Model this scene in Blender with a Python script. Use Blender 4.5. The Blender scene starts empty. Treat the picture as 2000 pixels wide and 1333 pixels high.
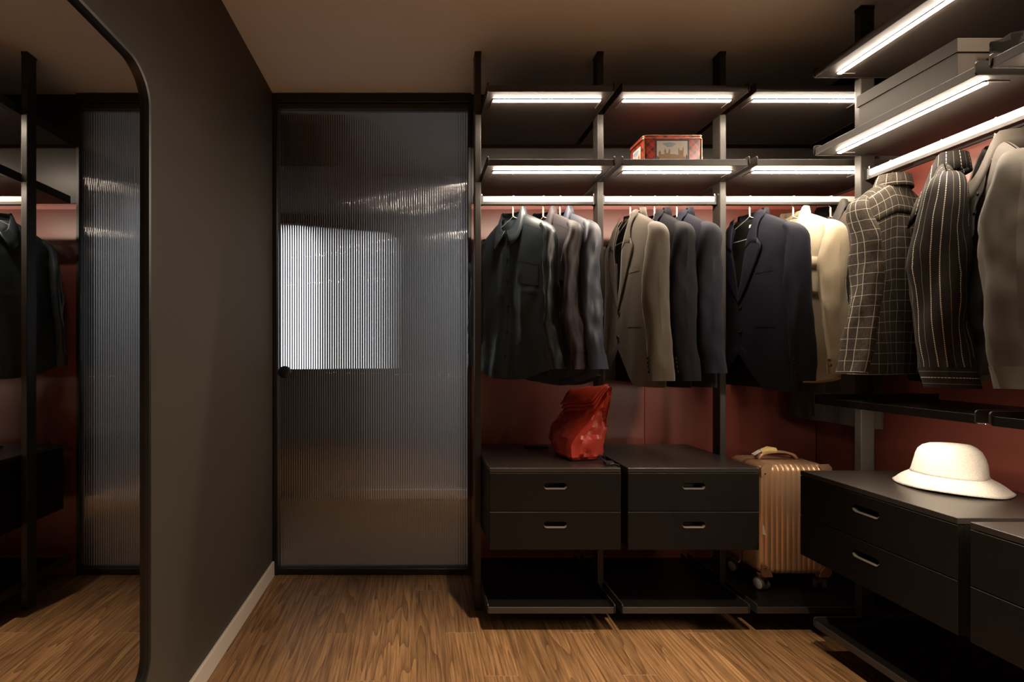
import bpy, bmesh, math, random
from mathutils import Vector, Matrix, noise

S = bpy.context.scene
C = S.collection
PI = math.pi

# ------------------------------------------------------------------ camera
CAM_H = 1.101
cd = bpy.data.cameras.new('camera')
cd.sensor_width = 36.0
cd.lens = 900.0 / 2000.0 * 36.0
cd.shift_x = (1000.0 - 812.0) / 2000.0
cd.shift_y = (692.0 - 666.5) / 2000.0
cd.clip_start = 0.02
cam = bpy.data.objects.new('camera', cd)
C.objects.link(cam)
cam.location = (0, 0, CAM_H)
cam.rotation_euler = (PI / 2, 0, 0)
S.camera = cam

# ------------------------------------------------------------------ world, exposure
wd = bpy.data.worlds.new('world')
S.world = wd
wd.use_nodes = True
wd.node_tree.nodes['Background'].inputs[0].default_value = (0.9, 0.95, 1.0, 1)
wd.node_tree.nodes['Background'].inputs[1].default_value = 0.0
S.view_settings.view_transform = 'Standard'
S.view_settings.look = 'None'
S.view_settings.gamma = 1.0
S.view_settings.use_curve_mapping = False
S.view_settings.exposure = 0.35
LED = 200.0         # strip lights under the shelves
LED_COL = (1.0, 0.83, 0.65)
HALL_FILL = 62.0   # added fill light, out of view, for the corridor behind the glass door
HALL_WINDOW = 2.0   # bright arched window at the end of that corridor
DOWNLIGHT = 185.0    # recessed ceiling downlights over the free floor, W each


# ------------------------------------------------------------------ materials
def nt(name):
    m = bpy.data.materials.new(name)
    m.use_nodes = True
    t = m.node_tree
    return m, t, t.nodes['Principled BSDF']


def N(t, kind, **kw):
    n = t.nodes.new(kind)
    for k, v in kw.items():
        setattr(n, k, v)
    return n


def mat(name, col, rough=0.5, metal=0.0, spec=0.5, var=0.0, scale=30.0, bump=0.0, bscale=200.0,
        sheen=0.0, stretch=None, rvar=0.0):
    """principled surface with procedural colour variation and fine relief"""
    m, t, b = nt(name)
    b.inputs['Base Color'].default_value = (*col, 1)
    b.inputs['Roughness'].default_value = rough
    b.inputs['Metallic'].default_value = metal
    b.inputs['Specular IOR Level'].default_value = spec
    if sheen:
        b.inputs['Sheen Weight'].default_value = sheen
        b.inputs['Sheen Roughness'].default_value = 0.4
    tc = N(t, 'ShaderNodeTexCoord')
    src = tc.outputs['Object']
    if stretch:
        mp = N(t, 'ShaderNodeMapping')
        mp.inputs['Scale'].default_value = stretch
        t.links.new(src, mp.inputs['Vector'])
        src = mp.outputs['Vector']
    if var or rvar:
        no = N(t, 'ShaderNodeTexNoise')
        no.inputs['Scale'].default_value = scale
        no.inputs['Detail'].default_value = 4
        t.links.new(src, no.inputs['Vector'])
        if var:
            mx = N(t, 'ShaderNodeMix', data_type='RGBA')
            mx.inputs['A'].default_value = (*[c * (1 - var) for c in col], 1)
            mx.inputs['B'].default_value = (*[min(1, c * (1 + var)) for c in col], 1)
            t.links.new(no.outputs['Fac'], mx.inputs['Factor'])
            t.links.new(mx.outputs['Result'], b.inputs['Base Color'])
        if rvar:
            mr = N(t, 'ShaderNodeMapRange')
            mr.inputs['To Min'].default_value = max(0.02, rough - rvar)
            mr.inputs['To Max'].default_value = rough + rvar
            t.links.new(no.outputs['Fac'], mr.inputs['Value'])
            t.links.new(mr.outputs['Result'], b.inputs['Roughness'])
    if bump:
        n2 = N(t, 'ShaderNodeTexNoise')
        n2.inputs['Scale'].default_value = bscale
        n2.inputs['Detail'].default_value = 3
        t.links.new(src, n2.inputs['Vector'])
        bp = N(t, 'ShaderNodeBump')
        bp.inputs['Strength'].default_value = bump
        bp.inputs['Distance'].default_value = 0.002
        t.links.new(n2.outputs['Fac'], bp.inputs['Height'])
        t.links.new(bp.outputs['Normal'], b.inputs['Normal'])
    return m


def emit(name, col, strength):
    m, t, b = nt(name)
    t.nodes.remove(b)
    e = N(t, 'ShaderNodeEmission')
    e.inputs['Color'].default_value = (*col, 1)
    e.inputs['Strength'].default_value = strength
    t.links.new(e.outputs[0], t.nodes['Material Output'].inputs[0])
    return m


def wood_mat():
    m, t, b = nt('walnut_plank')
    tc = N(t, 'ShaderNodeTexCoord')
    oi = N(t, 'ShaderNodeObjectInfo')
    cb = N(t, 'ShaderNodeCombineXYZ')
    k = N(t, 'ShaderNodeMath', operation='MULTIPLY')
    k.inputs[1].default_value = 37.0
    t.links.new(oi.outputs['Random'], k.inputs[0])
    t.links.new(k.outputs[0], cb.inputs['X'])
    t.links.new(k.outputs[0], cb.inputs['Z'])
    add = N(t, 'ShaderNodeVectorMath', operation='ADD')
    t.links.new(tc.outputs['Object'], add.inputs[0])
    t.links.new(cb.outputs[0], add.inputs[1])
    # cathedral figure: bands stretched along the plank and bent by slow noise
    mp = N(t, 'ShaderNodeMapping')
    mp.inputs['Scale'].default_value = (1.0, 0.075, 1.0)
    t.links.new(add.outputs[0], mp.inputs['Vector'])
    n0 = N(t, 'ShaderNodeTexNoise')
    n0.inputs['Scale'].default_value = 9.0
    n0.inputs['Detail'].default_value = 2.0
    t.links.new(mp.outputs[0], n0.inputs['Vector'])
    rings = N(t, 'ShaderNodeMath', operation='MULTIPLY')
    rings.inputs[1].default_value = 13.0
    t.links.new(n0.outputs['Fac'], rings.inputs[0])
    fr = N(t, 'ShaderNodeMath', operation='FRACT')
    t.links.new(rings.outputs[0], fr.inputs[0])
    # fine pores
    mp2 = N(t, 'ShaderNodeMapping')
    mp2.inputs['Scale'].default_value = (1.0, 0.03, 1.0)
    t.links.new(add.outputs[0], mp2.inputs['Vector'])
    n1 = N(t, 'ShaderNodeTexNoise')
    n1.inputs['Scale'].default_value = 160.0
    n1.inputs['Detail'].default_value = 6.0
    n1.inputs['Roughness'].default_value = 0.7
    t.links.new(mp2.outputs[0], n1.inputs['Vector'])
    r0 = N(t, 'ShaderNodeValToRGB')
    e = r0.color_ramp.elements
    e[0].position, e[0].color = 0.0, (0.150, 0.077, 0.033, 1)
    e[1].position, e[1].color = 1.0, (0.30, 0.165, 0.072, 1)
    x = e.new(0.28)
    x.color = (0.225, 0.120, 0.052, 1)
    t.links.new(fr.outputs[0], r0.inputs[0])
    r1 = N(t, 'ShaderNodeValToRGB')
    r1.color_ramp.elements[0].position, r1.color_ramp.elements[0].color = 0.36, (0.45, 0.42, 0.40, 1)
    r1.color_ramp.elements[1].position, r1.color_ramp.elements[1].color = 0.62, (1.2, 1.18, 1.15, 1)
    t.links.new(n1.outputs['Fac'], r1.inputs[0])
    mu = N(t, 'ShaderNodeMix', data_type='RGBA', blend_type='MULTIPLY')
    mu.inputs['Factor'].default_value = 1.0
    t.links.new(r0.outputs[0], mu.inputs['A'])
    t.links.new(r1.outputs[0], mu.inputs['B'])
    tone = N(t, 'ShaderNodeMapRange')
    tone.inputs['To Min'].default_value = 0.85
    tone.inputs['To Max'].default_value = 1.18
    t.links.new(oi.outputs['Random'], tone.inputs['Value'])
    mu2 = N(t, 'ShaderNodeVectorMath', operation='SCALE')
    t.links.new(mu.outputs['Result'], mu2.inputs[0])
    t.links.new(tone.outputs['Result'], mu2.inputs['Scale'])
    t.links.new(mu2.outputs[0], b.inputs['Base Color'])
    b.inputs['Roughness'].default_value = 0.42
    b.inputs['Specular IOR Level'].default_value = 0.35
    bp = N(t, 'ShaderNodeBump')
    bp.inputs['Strength'].default_value = 0.15
    bp.inputs['Distance'].default_value = 0.001
    t.links.new(n1.outputs['Fac'], bp.inputs['Height'])
    t.links.new(bp.outputs['Normal'], b.inputs['Normal'])
    return m


def lines_of(t, src, period, width, phase=0.0):
    """1 on thin lines repeating along a scalar, else 0"""
    a = N(t, 'ShaderNodeMath', operation='MULTIPLY_ADD')
    a.inputs[1].default_value = 1.0 / period
    a.inputs[2].default_value = phase
    t.links.new(src, a.inputs[0])
    f = N(t, 'ShaderNodeMath', operation='FRACT')
    t.links.new(a.outputs[0], f.inputs[0])
    l = N(t, 'ShaderNodeMath', operation='LESS_THAN')
    l.inputs[1].default_value = width / period
    t.links.new(f.outputs[0], l.inputs[0])
    return l.outputs[0]


def cloth_uv(name, base, line, plaid=True):
    """woven cloth with a pattern laid out in the cloth's own metres (UV)"""
    m, t, b = nt(name)
    uv = N(t, 'ShaderNodeUVMap')
    sp = N(t, 'ShaderNodeSeparateXYZ')
    t.links.new(uv.outputs[0], sp.inputs[0])
    if plaid:
        lu = lines_of(t, sp.outputs[0], 0.030, 0.0015)
        lv = lines_of(t, sp.outputs[1], 0.036, 0.0016)
        f = N(t, 'ShaderNodeMath', operation='MAXIMUM')
        t.links.new(lu, f.inputs[0])
        t.links.new(lv, f.inputs[1])
        fac = f.outputs[0]
    else:
        lu = lines_of(t, sp.outputs[0], 0.034, 0.0019)
        dash = lines_of(t, sp.outputs[1], 0.0060, 0.0043)
        f = N(t, 'ShaderNodeMath', operation='MULTIPLY')
        t.links.new(lu, f.inputs[0])
        t.links.new(dash, f.inputs[1])
        l2 = lines_of(t, sp.outputs[0], 0.034, 0.0011, 0.5)
        h = N(t, 'ShaderNodeMath', operation='MULTIPLY_ADD')
        h.inputs[1].default_value = 0.28
        t.links.new(l2, h.inputs[0])
        t.links.new(f.outputs[0], h.inputs[2])
        fac = h.outputs[0]
    mp = N(t, 'ShaderNodeMapping')
    mp.inputs['Scale'].default_value = (60, 900, 1)
    t.links.new(uv.outputs[0], mp.inputs['Vector'])
    n = N(t, 'ShaderNodeTexNoise')
    n.inputs['Scale'].default_value = 1.0
    n.inputs['Detail'].default_value = 3.0
    t.links.new(mp.outputs[0], n.inputs['Vector'])
    mp2 = N(t, 'ShaderNodeMapping')
    mp2.inputs['Scale'].default_value = (900, 60, 1)
    t.links.new(uv.outputs[0], mp2.inputs['Vector'])
    n2 = N(t, 'ShaderNodeTexNoise')
    n2.inputs['Scale'].default_value = 1.0
    n2.inputs['Detail'].default_value = 3.0
    t.links.new(mp2.outputs[0], n2.inputs['Vector'])
    av = N(t, 'ShaderNodeMath', operation='ADD')
    t.links.new(n.outputs['Fac'], av.inputs[0])
    t.links.new(n2.outputs['Fac'], av.inputs[1])
    mr = N(t, 'ShaderNodeMapRange')
    mr.inputs['From Min'].default_value = 0.75
    mr.inputs['From Max'].default_value = 1.25
    mr.inputs['To Min'].default_value = 0.35 if plaid else 0.85
    mr.inputs['To Max'].default_value = 1.75 if plaid else 1.15
    t.links.new(av.outputs[0], mr.inputs['Value'])
    bc = N(t, 'ShaderNodeVectorMath', operation='SCALE')
    bc.inputs[0].default_value = base
    t.links.new(mr.outputs['Result'], bc.inputs['Scale'])
    mx = N(t, 'ShaderNodeMix', data_type='RGBA')
    t.links.new(fac, mx.inputs['Factor'])
    t.links.new(bc.outputs[0], mx.inputs['A'])
    mx.inputs['B'].default_value = (*line, 1)
    t.links.new(mx.outputs['Result'], b.inputs['Base Color'])
    b.inputs['Roughness'].default_value = 0.85
    b.inputs['Specular IOR Level'].default_value = 0.2
    return m


def tartan_mat():
    m, t, b = nt('red_tartan')
    tc = N(t, 'ShaderNodeTexCoord')
    mp = N(t, 'ShaderNodeMapping')
    mp.inputs['Rotation'].default_value = (0, 0.785, 0.785)
    t.links.new(tc.outputs['Object'], mp.inputs['Vector'])
    sp = N(t, 'ShaderNodeSeparateXYZ')
    t.links.new(mp.outputs[0], sp.inputs[0])
    a = lines_of(t, sp.outputs[0], 0.026, 0.009)
    c = lines_of(t, sp.outputs[2], 0.026, 0.009)
    d = lines_of(t, sp.outputs[0], 0.026, 0.0015, 0.35)
    s = N(t, 'ShaderNodeMath', operation='ADD')
    t.links.new(a, s.inputs[0])
    t.links.new(c, s.inputs[1])
    s2 = N(t, 'ShaderNodeMath', operation='ADD')
    t.links.new(s.outputs[0], s2.inputs[0])
    t.links.new(d, s2.inputs[1])
    h = N(t, 'ShaderNodeMath', operation='MULTIPLY')
    h.inputs[1].default_value = 0.45
    t.links.new(s2.outputs[0], h.inputs[0])
    mx = N(t, 'ShaderNodeMix', data_type='RGBA')
    mx.inputs['A'].default_value = (0.50, 0.05, 0.025, 1)
    mx.inputs['B'].default_value = (0.03, 0.02, 0.018, 1)
    t.links.new(h.outputs[0], mx.inputs['Factor'])
    t.links.new(mx.outputs['Result'], b.inputs['Base Color'])
    b.inputs['Roughness'].default_value = 0.3
    return m


def glass_mat(name, tint, rough=0.0):
    m, t, b = nt(name)
    b.inputs['Base Color'].default_value = (*tint, 1)
    b.inputs['Transmission Weight'].default_value = 1.0
    b.inputs['Roughness'].default_value = rough
    b.inputs['IOR'].default_value = 1.7
    return m


M = {}
M['floor_base'] = mat('floor_base', (0.34, 0.21, 0.11), 0.8, var=0.2)
M['plank'] = wood_mat()
M['ceiling'] = mat('ceiling_paint', (0.80, 0.77, 0.73), 0.85, spec=0.2, var=0.04, scale=3, bump=0.05, bscale=120)
M['wall_dark'] = mat('charcoal_wall_paint', (0.062, 0.052, 0.041), 0.55, spec=0.3, var=0.08, scale=4, bump=0.06, bscale=150)
M['wall_plain'] = mat('plain_wall_paint', (0.30, 0.27, 0.24), 0.8, var=0.05, scale=4)
M['red_panel'] = mat('satin_red_panel', (0.200, 0.052, 0.038), 0.33, spec=0.5, var=0.05, scale=6, rvar=0.02)
M['taupe_panel'] = mat('satin_taupe_panel', (0.024, 0.019, 0.016), 0.34, spec=0.35, var=0.05, scale=6)
M['baseboard'] = mat('cream_baseboard', (0.66, 0.58, 0.49), 0.45, var=0.04, scale=8)
M['metal'] = mat('bronze_black_metal', (0.026, 0.0225, 0.019), 0.40, spec=0.3, var=0.08, scale=20)
M['shelf'] = mat('dark_shelf_laminate', (0.038, 0.030, 0.025), 0.52, spec=0.4, var=0.1, scale=25, bump=0.04, bscale=400)
M['black_lam'] = mat('black_laminate', (0.0065, 0.0052, 0.0045), 0.42, spec=0.15, var=0.15, scale=30, bump=0.05, bscale=500)
M['black_top'] = mat('black_worktop', (0.020, 0.016, 0.0135), 0.33, spec=0.5, var=0.2, scale=60, bump=0.06, bscale=500)
M['recess'] = mat('recess_black', (0.006, 0.005, 0.005), 0.6, var=0.1)
M['lip'] = mat('pull_lip_metal', (0.24, 0.21, 0.18), 0.35, metal=0.5, var=0.05)
M['rod'] = mat('pale_aluminium', (0.72, 0.70, 0.67), 0.32, metal=0.0, spec=0.6, var=0.03, scale=40)
M['led'] = emit('led_diffuser', LED_COL, LED)
M['led_low'] = emit('dimmed_led_diffuser', LED_COL, LED * 0.42)
M['door_metal'] = mat('door_black_metal', (0.010, 0.009, 0.008), 0.4, var=0.1)
M['glass'] = glass_mat('fluted_glass', (0.84, 0.845, 0.85), 0.02)
M['mirror'] = mat('mirror_silver', (0.62, 0.61, 0.60), 0.012, metal=1.0, var=0.01, scale=2)
M['hall_wall'] = mat('hall_grey_wall', (0.40, 0.395, 0.395), 0.8, var=0.04, scale=3)
M['hall_dark'] = mat('hall_brown_wall', (0.030, 0.025, 0.022), 0.9, spec=0.05, var=0.06, scale=3)
M['hall_floor'] = mat('hall_wood_floor', (0.15, 0.085, 0.045), 0.45, var=0.35, scale=8, stretch=(8, 1, 1))
M['hall_window'] = emit('bright_hall_window', (0.92, 0.96, 1.0), HALL_WINDOW)
M['hall_fill'] = emit('hall_fill_glow', (0.93, 0.96, 1.0), HALL_FILL)
M['wire'] = mat('white_coated_wire', (0.72, 0.68, 0.62), 0.3, metal=0.3, var=0.04)
M['satin_teal'] = mat('slate_satin_shirt', (0.020, 0.029, 0.037), 0.38, spec=0.5, sheen=0.05, var=0.06, bump=0.12, bscale=60)
M['purple'] = mat('plum_flecked_cotton', (0.024, 0.0175, 0.023), 0.6, spec=0.35, sheen=0.08, var=0.55, scale=260, bump=0.2, bscale=140)
M['blue_cotton'] = mat('blue_cotton', (0.026, 0.032, 0.054), 0.5, spec=0.4, sheen=0.08, var=0.08, bump=0.1, bscale=80)
M['olive'] = mat('taupe_wool', (0.078, 0.064, 0.048), 0.8, spec=0.2, sheen=0.3, var=0.18, scale=220, bump=0.12, bscale=600)
M['navy'] = mat('navy_wool', (0.0130, 0.0135, 0.0215), 0.75, spec=0.10, sheen=0.02, var=0.12, scale=300, bump=0.08, bscale=700)
M['midnight'] = mat('midnight_wool', (0.0095, 0.0088, 0.0125), 0.75, spec=0.10, sheen=0.02, var=0.12, scale=300, bump=0.08, bscale=700)
M['cream'] = mat('cream_twill', (0.50, 0.425, 0.30), 0.8, spec=0.2, sheen=0.2, var=0.06, scale=200, bump=0.08, bscale=600)
M['charcoal'] = mat('charcoal_wool', (0.048, 0.039, 0.033), 0.85, spec=0.15, sheen=0.05, var=0.2, scale=240, bump=0.15, bscale=500)
M['rib'] = mat('ribbed_knit', (0.028, 0.025, 0.022), 0.9, var=0.2, scale=300, bump=0.3, bscale=500)
M['greige'] = mat('brown_grey_cotton', (0.068, 0.058, 0.047), 0.7, spec=0.25, sheen=0.08, var=0.08, bump=0.1, bscale=90)
M['greige_dark'] = mat('black_lining_cloth', (0.014, 0.013, 0.012), 0.8, var=0.1)
M['lining'] = mat('black_lining', (0.012, 0.011, 0.012), 0.55, var=0.2, bump=0.1, bscale=60)
M['plaid'] = cloth_uv('grey_windowpane_plaid', (0.040, 0.032, 0.025), (0.31, 0.28, 0.23), True)
M['stripe'] = cloth_uv('black_rope_stripe', (0.018, 0.015, 0.013), (0.55, 0.51, 0.42), False)
M['button'] = mat('dark_horn_button', (0.020, 0.014, 0.010), 0.25, var=0.4, scale=200)
M['button_brown'] = mat('brown_horn_button', (0.12, 0.06, 0.025), 0.25, var=0.5, scale=200)
M['tag'] = mat('white_label_cloth', (0.75, 0.72, 0.65), 0.8, var=0.03)
M['red_tarp'] = mat('red_tarpaulin', (0.38, 0.034, 0.018), 0.38, spec=0.5, var=0.1, scale=25, bump=0.35, bscale=45)
M['webbing'] = mat('black_webbing', (0.012, 0.011, 0.010), 0.6, var=0.2, bump=0.3, bscale=900)
M['buckle'] = mat('black_buckle_plastic', (0.02, 0.018, 0.016), 0.25, var=0.1)
M['steel'] = mat('bright_steel', (0.6, 0.58, 0.55), 0.25, metal=1.0, var=0.05)
M['rose_gold'] = mat('rose_gold_shell', (0.60, 0.37, 0.215), 0.33, metal=0.45, spec=0.5, var=0.04, scale=15)
M['rose_dark'] = mat('rose_gold_fitting', (0.34, 0.155, 0.085), 0.4, metal=0.4, var=0.05)
M['tyre'] = mat('brown_rubber', (0.05, 0.035, 0.025), 0.6, var=0.1)
M['hub'] = mat('pale_hub_plastic', (0.42, 0.38, 0.34), 0.5, var=0.04)
M['tag_yellow'] = mat('yellow_paper_tag', (0.75, 0.55, 0.22), 0.7, var=0.1)
M['hat'] = mat('white_woven_paper_straw', (0.66, 0.61, 0.54), 0.9, spec=0.1, var=0.40, scale=330, bump=1.0, bscale=300)
M['carton'] = mat('grey_brown_card', (0.066, 0.054, 0.043), 0.5, spec=0.35, var=0.06, scale=12)
M['gloss_black'] = mat('glossy_black_film', (0.010, 0.009, 0.008), 0.1, spec=0.6, bump=0.5, bscale=35)
M['tartan'] = tartan_mat()
M['gold'] = mat('gold_tin_rim', (0.75, 0.52, 0.30), 0.25, metal=0.9, var=0.05)
M['tin_black'] = mat('black_print', (0.015, 0.012, 0.010), 0.4, var=0.1)
M['print_sky'] = mat('printed_cloudy_sky', (0.62, 0.57, 0.50), 0.5, var=0.12, scale=30)
M['print_blue'] = mat('printed_blue_sky', (0.30, 0.36, 0.46), 0.5, var=0.1, scale=60)
M['print_stone'] = mat('printed_sandstone', (0.30, 0.18, 0.075), 0.5, var=0.6, scale=400)
M['print_green'] = mat('printed_foliage', (0.06, 0.055, 0.025), 0.5, var=0.5, scale=300)


# ------------------------------------------------------------------ mesh helpers
class MB:
    """collects vertices and faces for one mesh object"""

    def __init__(self):
        self.v, self.f, self.uv = [], [], {}

    def add(self, verts, faces):
        o = len(self.v)
        self.v += [tuple(p) for p in verts]
        self.f += [tuple(i + o for i in f) for f in faces]
        return o

    def box(self, a, b):
        x0, y0, z0 = a
        x1, y1, z1 = b
        self.add([(x0, y0, z0), (x1, y0, z0), (x1, y1, z0), (x0, y1, z0),
                  (x0, y0, z1), (x1, y0, z1), (x1, y1, z1), (x0, y1, z1)],
                 [(3, 2, 1, 0), (4, 5, 6, 7), (0, 1, 5, 4), (1, 2, 6, 5), (2, 3, 7, 6), (3, 0, 4, 7)])

    def grid(self, rows, closed=False, flip=False):
        """rows: list of equally long lists of points"""
        n = len(rows[0])
        o = self.add([p for r in rows for p in r], [])
        m = n if closed else n - 1
        for i in range(len(rows) - 1):
            for j in range(m):
                a, b = o + i * n + j, o + i * n + (j + 1) % n
                c, d = b + n, a + n
                self.f.append((d, c, b, a) if flip else (a, b, c, d))
        return o

    def cap(self, idx, flip=False):
        self.f.append(tuple(reversed(idx)) if flip else tuple(idx))

    def tube(self, pts, r, n=8, caps=True):
        pts = [Vector(p) for p in pts]
        rr = r if isinstance(r, (list, tuple)) else [r] * len(pts)
        rows = []
        up = Vector((0.03, 0.11, 1)).normalized()
        prev = None
        for i, p in enumerate(pts):
            d = (pts[min(i + 1, len(pts) - 1)] - pts[max(i - 1, 0)])
            d = d.normalized() if d.length > 1e-9 else Vector((0, 0, 1))
            a = prev if prev is not None else (up if abs(d.dot(up)) < 0.9 else Vector((1, 0, 0)))
            a = (a - d * a.dot(d))
            if a.length < 1e-6:
                a = d.orthogonal()
            a.normalize()
            prev = a
            b = d.cross(a)
            rows.append([p + (a * math.cos(k * 2 * PI / n) + b * math.sin(k * 2 * PI / n)) * rr[i] for k in range(n)])
        o = self.grid(rows, closed=True)
        if caps:
            self.cap([o + k for k in range(n)], True)
            self.cap([o + (len(rows) - 1) * n + k for k in range(n)])

    def prism(self, poly, fn0, fn1):
        """poly: 2-D outline; fn0/fn1 lift it to the two end faces"""
        n = len(poly)
        o = self.add([fn0(p) for p in poly] + [fn1(p) for p in poly], [])
        self.cap([o + i for i in range(n)], True)
        self.cap([o + n + i for i in range(n)])
        for i in range(n):
            j = (i + 1) % n
            self.f.append((o + i, o + j, o + n + j, o + n + i))

    def lathe(self, prof, n=32, c=(0, 0, 0)):
        rows = [[(c[0] + r * math.cos(2 * PI * k / n), c[1] + r * math.sin(2 * PI * k / n), c[2] + z) for k in range(n)] for r, z in prof]
        self.grid(rows, closed=True)

    def build(self, name, m, parent=None, smooth=False, bevel=0.0, seg=1, solid=0.0, sub=0, uvs=None, angle=0.6):
        me = bpy.data.meshes.new(name)
        me.from_pydata(self.v, [], self.f)
        bm = bmesh.new()
        bm.from_mesh(me)
        if not uvs:
            bmesh.ops.recalc_face_normals(bm, faces=bm.faces)
        if bevel:
            es = [e for e in bm.edges if len(e.link_faces) == 2 and e.calc_face_angle(0) > 0.5]
            bmesh.ops.bevel(bm, geom=es, offset=bevel, segments=seg, affect='EDGES', profile=0.5, clamp_overlap=True)
        bm.to_mesh(me)
        bm.free()
        if uvs:
            ul = me.uv_layers.new(name='UVMap')
            for lp in me.loops:
                ul.data[lp.index].uv = uvs[lp.vertex_index]
        me.materials.append(M[m])
        o = bpy.data.objects.new(name, me)
        C.objects.link(o)
        if parent:
            o.parent = parent
        if smooth:
            for p in me.polygons:
                p.use_smooth = True
            if angle:
                me.set_sharp_from_angle(angle=angle)
        if solid:
            s = o.modifiers.new('thickness', 'SOLIDIFY')
            s.thickness = solid
            s.offset = 0.0
        if sub:
            s = o.modifiers.new('smooth', 'SUBSURF')
            s.levels = sub
            s.render_levels = sub
        return o


def bx(name, a, b, m, parent=None, bevel=0.0, seg=1):
    q = MB()
    q.box(a, b)
    return q.build(name, m, parent, bevel=bevel, seg=seg)


def tag(o, label, cat, group=None):
    o['label'] = label
    o['category'] = cat
    if group:
        o['group'] = group
    return o


def struct(o, label=None):
    o['kind'] = 'structure'
    if label:
        o['label'] = label
    return o


def thing(name, label, cat, loc=(0, 0, 0), rz=0.0, group=None):
    o = bpy.data.objects.new(name, None)
    o.empty_display_size = 0.05
    C.objects.link(o)
    o.location = loc
    o.rotation_euler = (0, 0, rz)
    return tag(o, label, cat, group)


def smooth(a, b, x):
    t = max(0.0, min(1.0, (x - a) / (b - a)))
    return t * t * (3 - 2 * t)


# ------------------------------------------------------------------ the setting
XL, XR, YB, YF, H = -0.712, 2.0, 2.314, -1.25, 2.40
fl = struct(bx('floor', (XL - 0.1, YF - 0.1, -0.12), (XR + 0.1, 2.36, -0.0012), 'floor_base'))
random.seed(5)
PW = 0.118
k0 = int(math.floor((XL - 0.001) / PW))
kk = k0
while 0.001 + kk * PW < XR:
    x0, x1 = 0.001 + kk * PW, 0.001 + (kk + 1) * PW
    off = {0: 2.10, 1: 1.82, 2: 1.50, 3: 1.14}[kk % 4] + (0.0 if kk % 4 == 1 or kk == -4 else random.uniform(-0.09, 0.09))
    y = off - 1.22 * 4
    while y < 2.36:
        a, b = max(y, YF), min(y + 1.22, 2.36)
        xa, xb = max(x0, XL), min(x1, XR)
        if b - a > 0.02 and xb - xa > 0.01:
            q = MB()
            g = 0.0005
            w2, l2 = (xb - xa) / 2 - g * 0.6, (b - a) / 2 - g * 2.2
            q.box((-w2, -l2, -0.012), (w2, l2, 0.0))
            o = q.build('plank', 'plank', fl, bevel=0.0006)
            o.location = ((xa + xb) / 2, (a + b) / 2, 0.0)
        y += 1.22
    kk += 1
struct(bx('ceiling', (XL - 0.1, YF - 0.1, H), (XR + 0.1, 2.36, H + 0.1), 'ceiling'))
wl = struct(bx('wall_left', (XL - 0.1, YF - 0.1, -0.1), (XL, 2.36, H), 'wall_dark'))
struct(bx('baseboard_left', (XL, YF, 0.0), (XL + 0.012, 2.285, 0.074), 'baseboard', bevel=0.003, seg=2))
wf = struct(bx('wall_front', (XL - 0.1, YF - 0.1, -0.1), (XR + 0.1, YF, H), 'wall_plain'))
wb = struct(bx('wall_back', (0.276, 2.318, -0.1), (XR + 0.1, 2.42, H), 'wall_dark'))
for xa, xb in ((0.277, 1.143), (1.1445, 1.9995)):
    bx('panel', (xa, 2.302, 0.0), (xb, 2.318, 1.852), 'red_panel', wb, bevel=0.0012)
    bx('panel', (xa, 2.302, 1.8535), (xb, 2.318, 2.3995), 'taupe_panel', wb, bevel=0.0012)
wr = struct(bx('wall_right', (XR + 0.016, YF - 0.1, -0.1), (XR + 0.1, 2.42, H), 'wall_dark'))
for ya, yb in ((1.4355, 2.3015), (0.5685, 1.434), (-0.2985, 0.567), (-1.2495, -0.30)):
    bx('panel', (XR, ya, 0.0), (XR + 0.016, yb, 1.852), 'red_panel', wr, bevel=0.0012)
    bx('panel', (XR, ya, 1.8535), (XR + 0.016, yb, 2.3995), 'taupe_panel', wr, bevel=0.0012)

# ------------------------------------------------------------------ corridor behind the glass door
HY = 3.50
struct(bx('floor_corridor', (-1.35, 2.36, -0.12), (1.35, HY + 0.1, 0.0), 'hall_floor'))
struct(bx('ceiling_corridor', (-1.35, 2.36, H + 0.05), (1.35, HY + 0.1, H + 0.15), 'hall_wall'))
struct(bx('wall_corridor_far', (-0.40, HY, 0.0), (1.35, HY + 0.1, H + 0.05), 'hall_wall'))
struct(bx('wall_corridor_right', (1.35, 2.42, -0.1), (1.45, HY + 0.1, H + 0.15), 'hall_wall'))
struct(bx('wall_corridor_left', (-1.45, 2.36, -0.1), (-1.35, HY + 0.1, H + 0.15), 'hall_dark'))
struct(bx('wall_corridor_near', (-1.45, 2.30, -0.1), (XL - 0.1, 2.36, H + 0.15), 'hall_dark'))
struct(bx('baseboard_corridor', (-0.40, HY - 0.012, 0.0), (1.35, HY, 0.075), 'baseboard', bevel=0.003))
# dark wall with an arched opening
AX, AR, AZ0, AZ1 = -0.93, 0.215, 0.985, 1.87
arch = [(AX + AR * math.cos(PI * k / 24), AZ1 + AR * 1.05 * math.sin(PI * k / 24)) for k in range(25)]
q = MB()
outl = []
for (x, z) in arch:
    outl.append((max(-1.35, min(-0.40, AX + (x - AX) * 3)), H + 0.05))
for y in (HY, HY + 0.1):
    q.grid([[(x, y, z) for x, z in arch], [(x, y, z) for x, z in outl]])
q.grid([[(x, HY, z) for x, z in arch], [(x, HY + 0.1, z) for x, z in arch]])
q.box((-1.35, HY, 0), (-0.40, HY + 0.1, AZ0))
q.box((-1.35, HY, AZ0), (AX - AR, HY + 0.1, AZ1))
q.box((AX + AR, HY, AZ0), (-0.40, HY + 0.1, AZ1))
q.grid([[(-1.35, HY, AZ1), (-1.35, HY, H + 0.05)], [(AX - AR, HY, AZ1), (-1.35, HY, H + 0.05)]])
struct(q.build('wall_corridor_arch', 'hall_dark'))
q = MB()
sh = arch + [(AX - AR, AZ0), (AX + AR, AZ0)]
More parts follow.
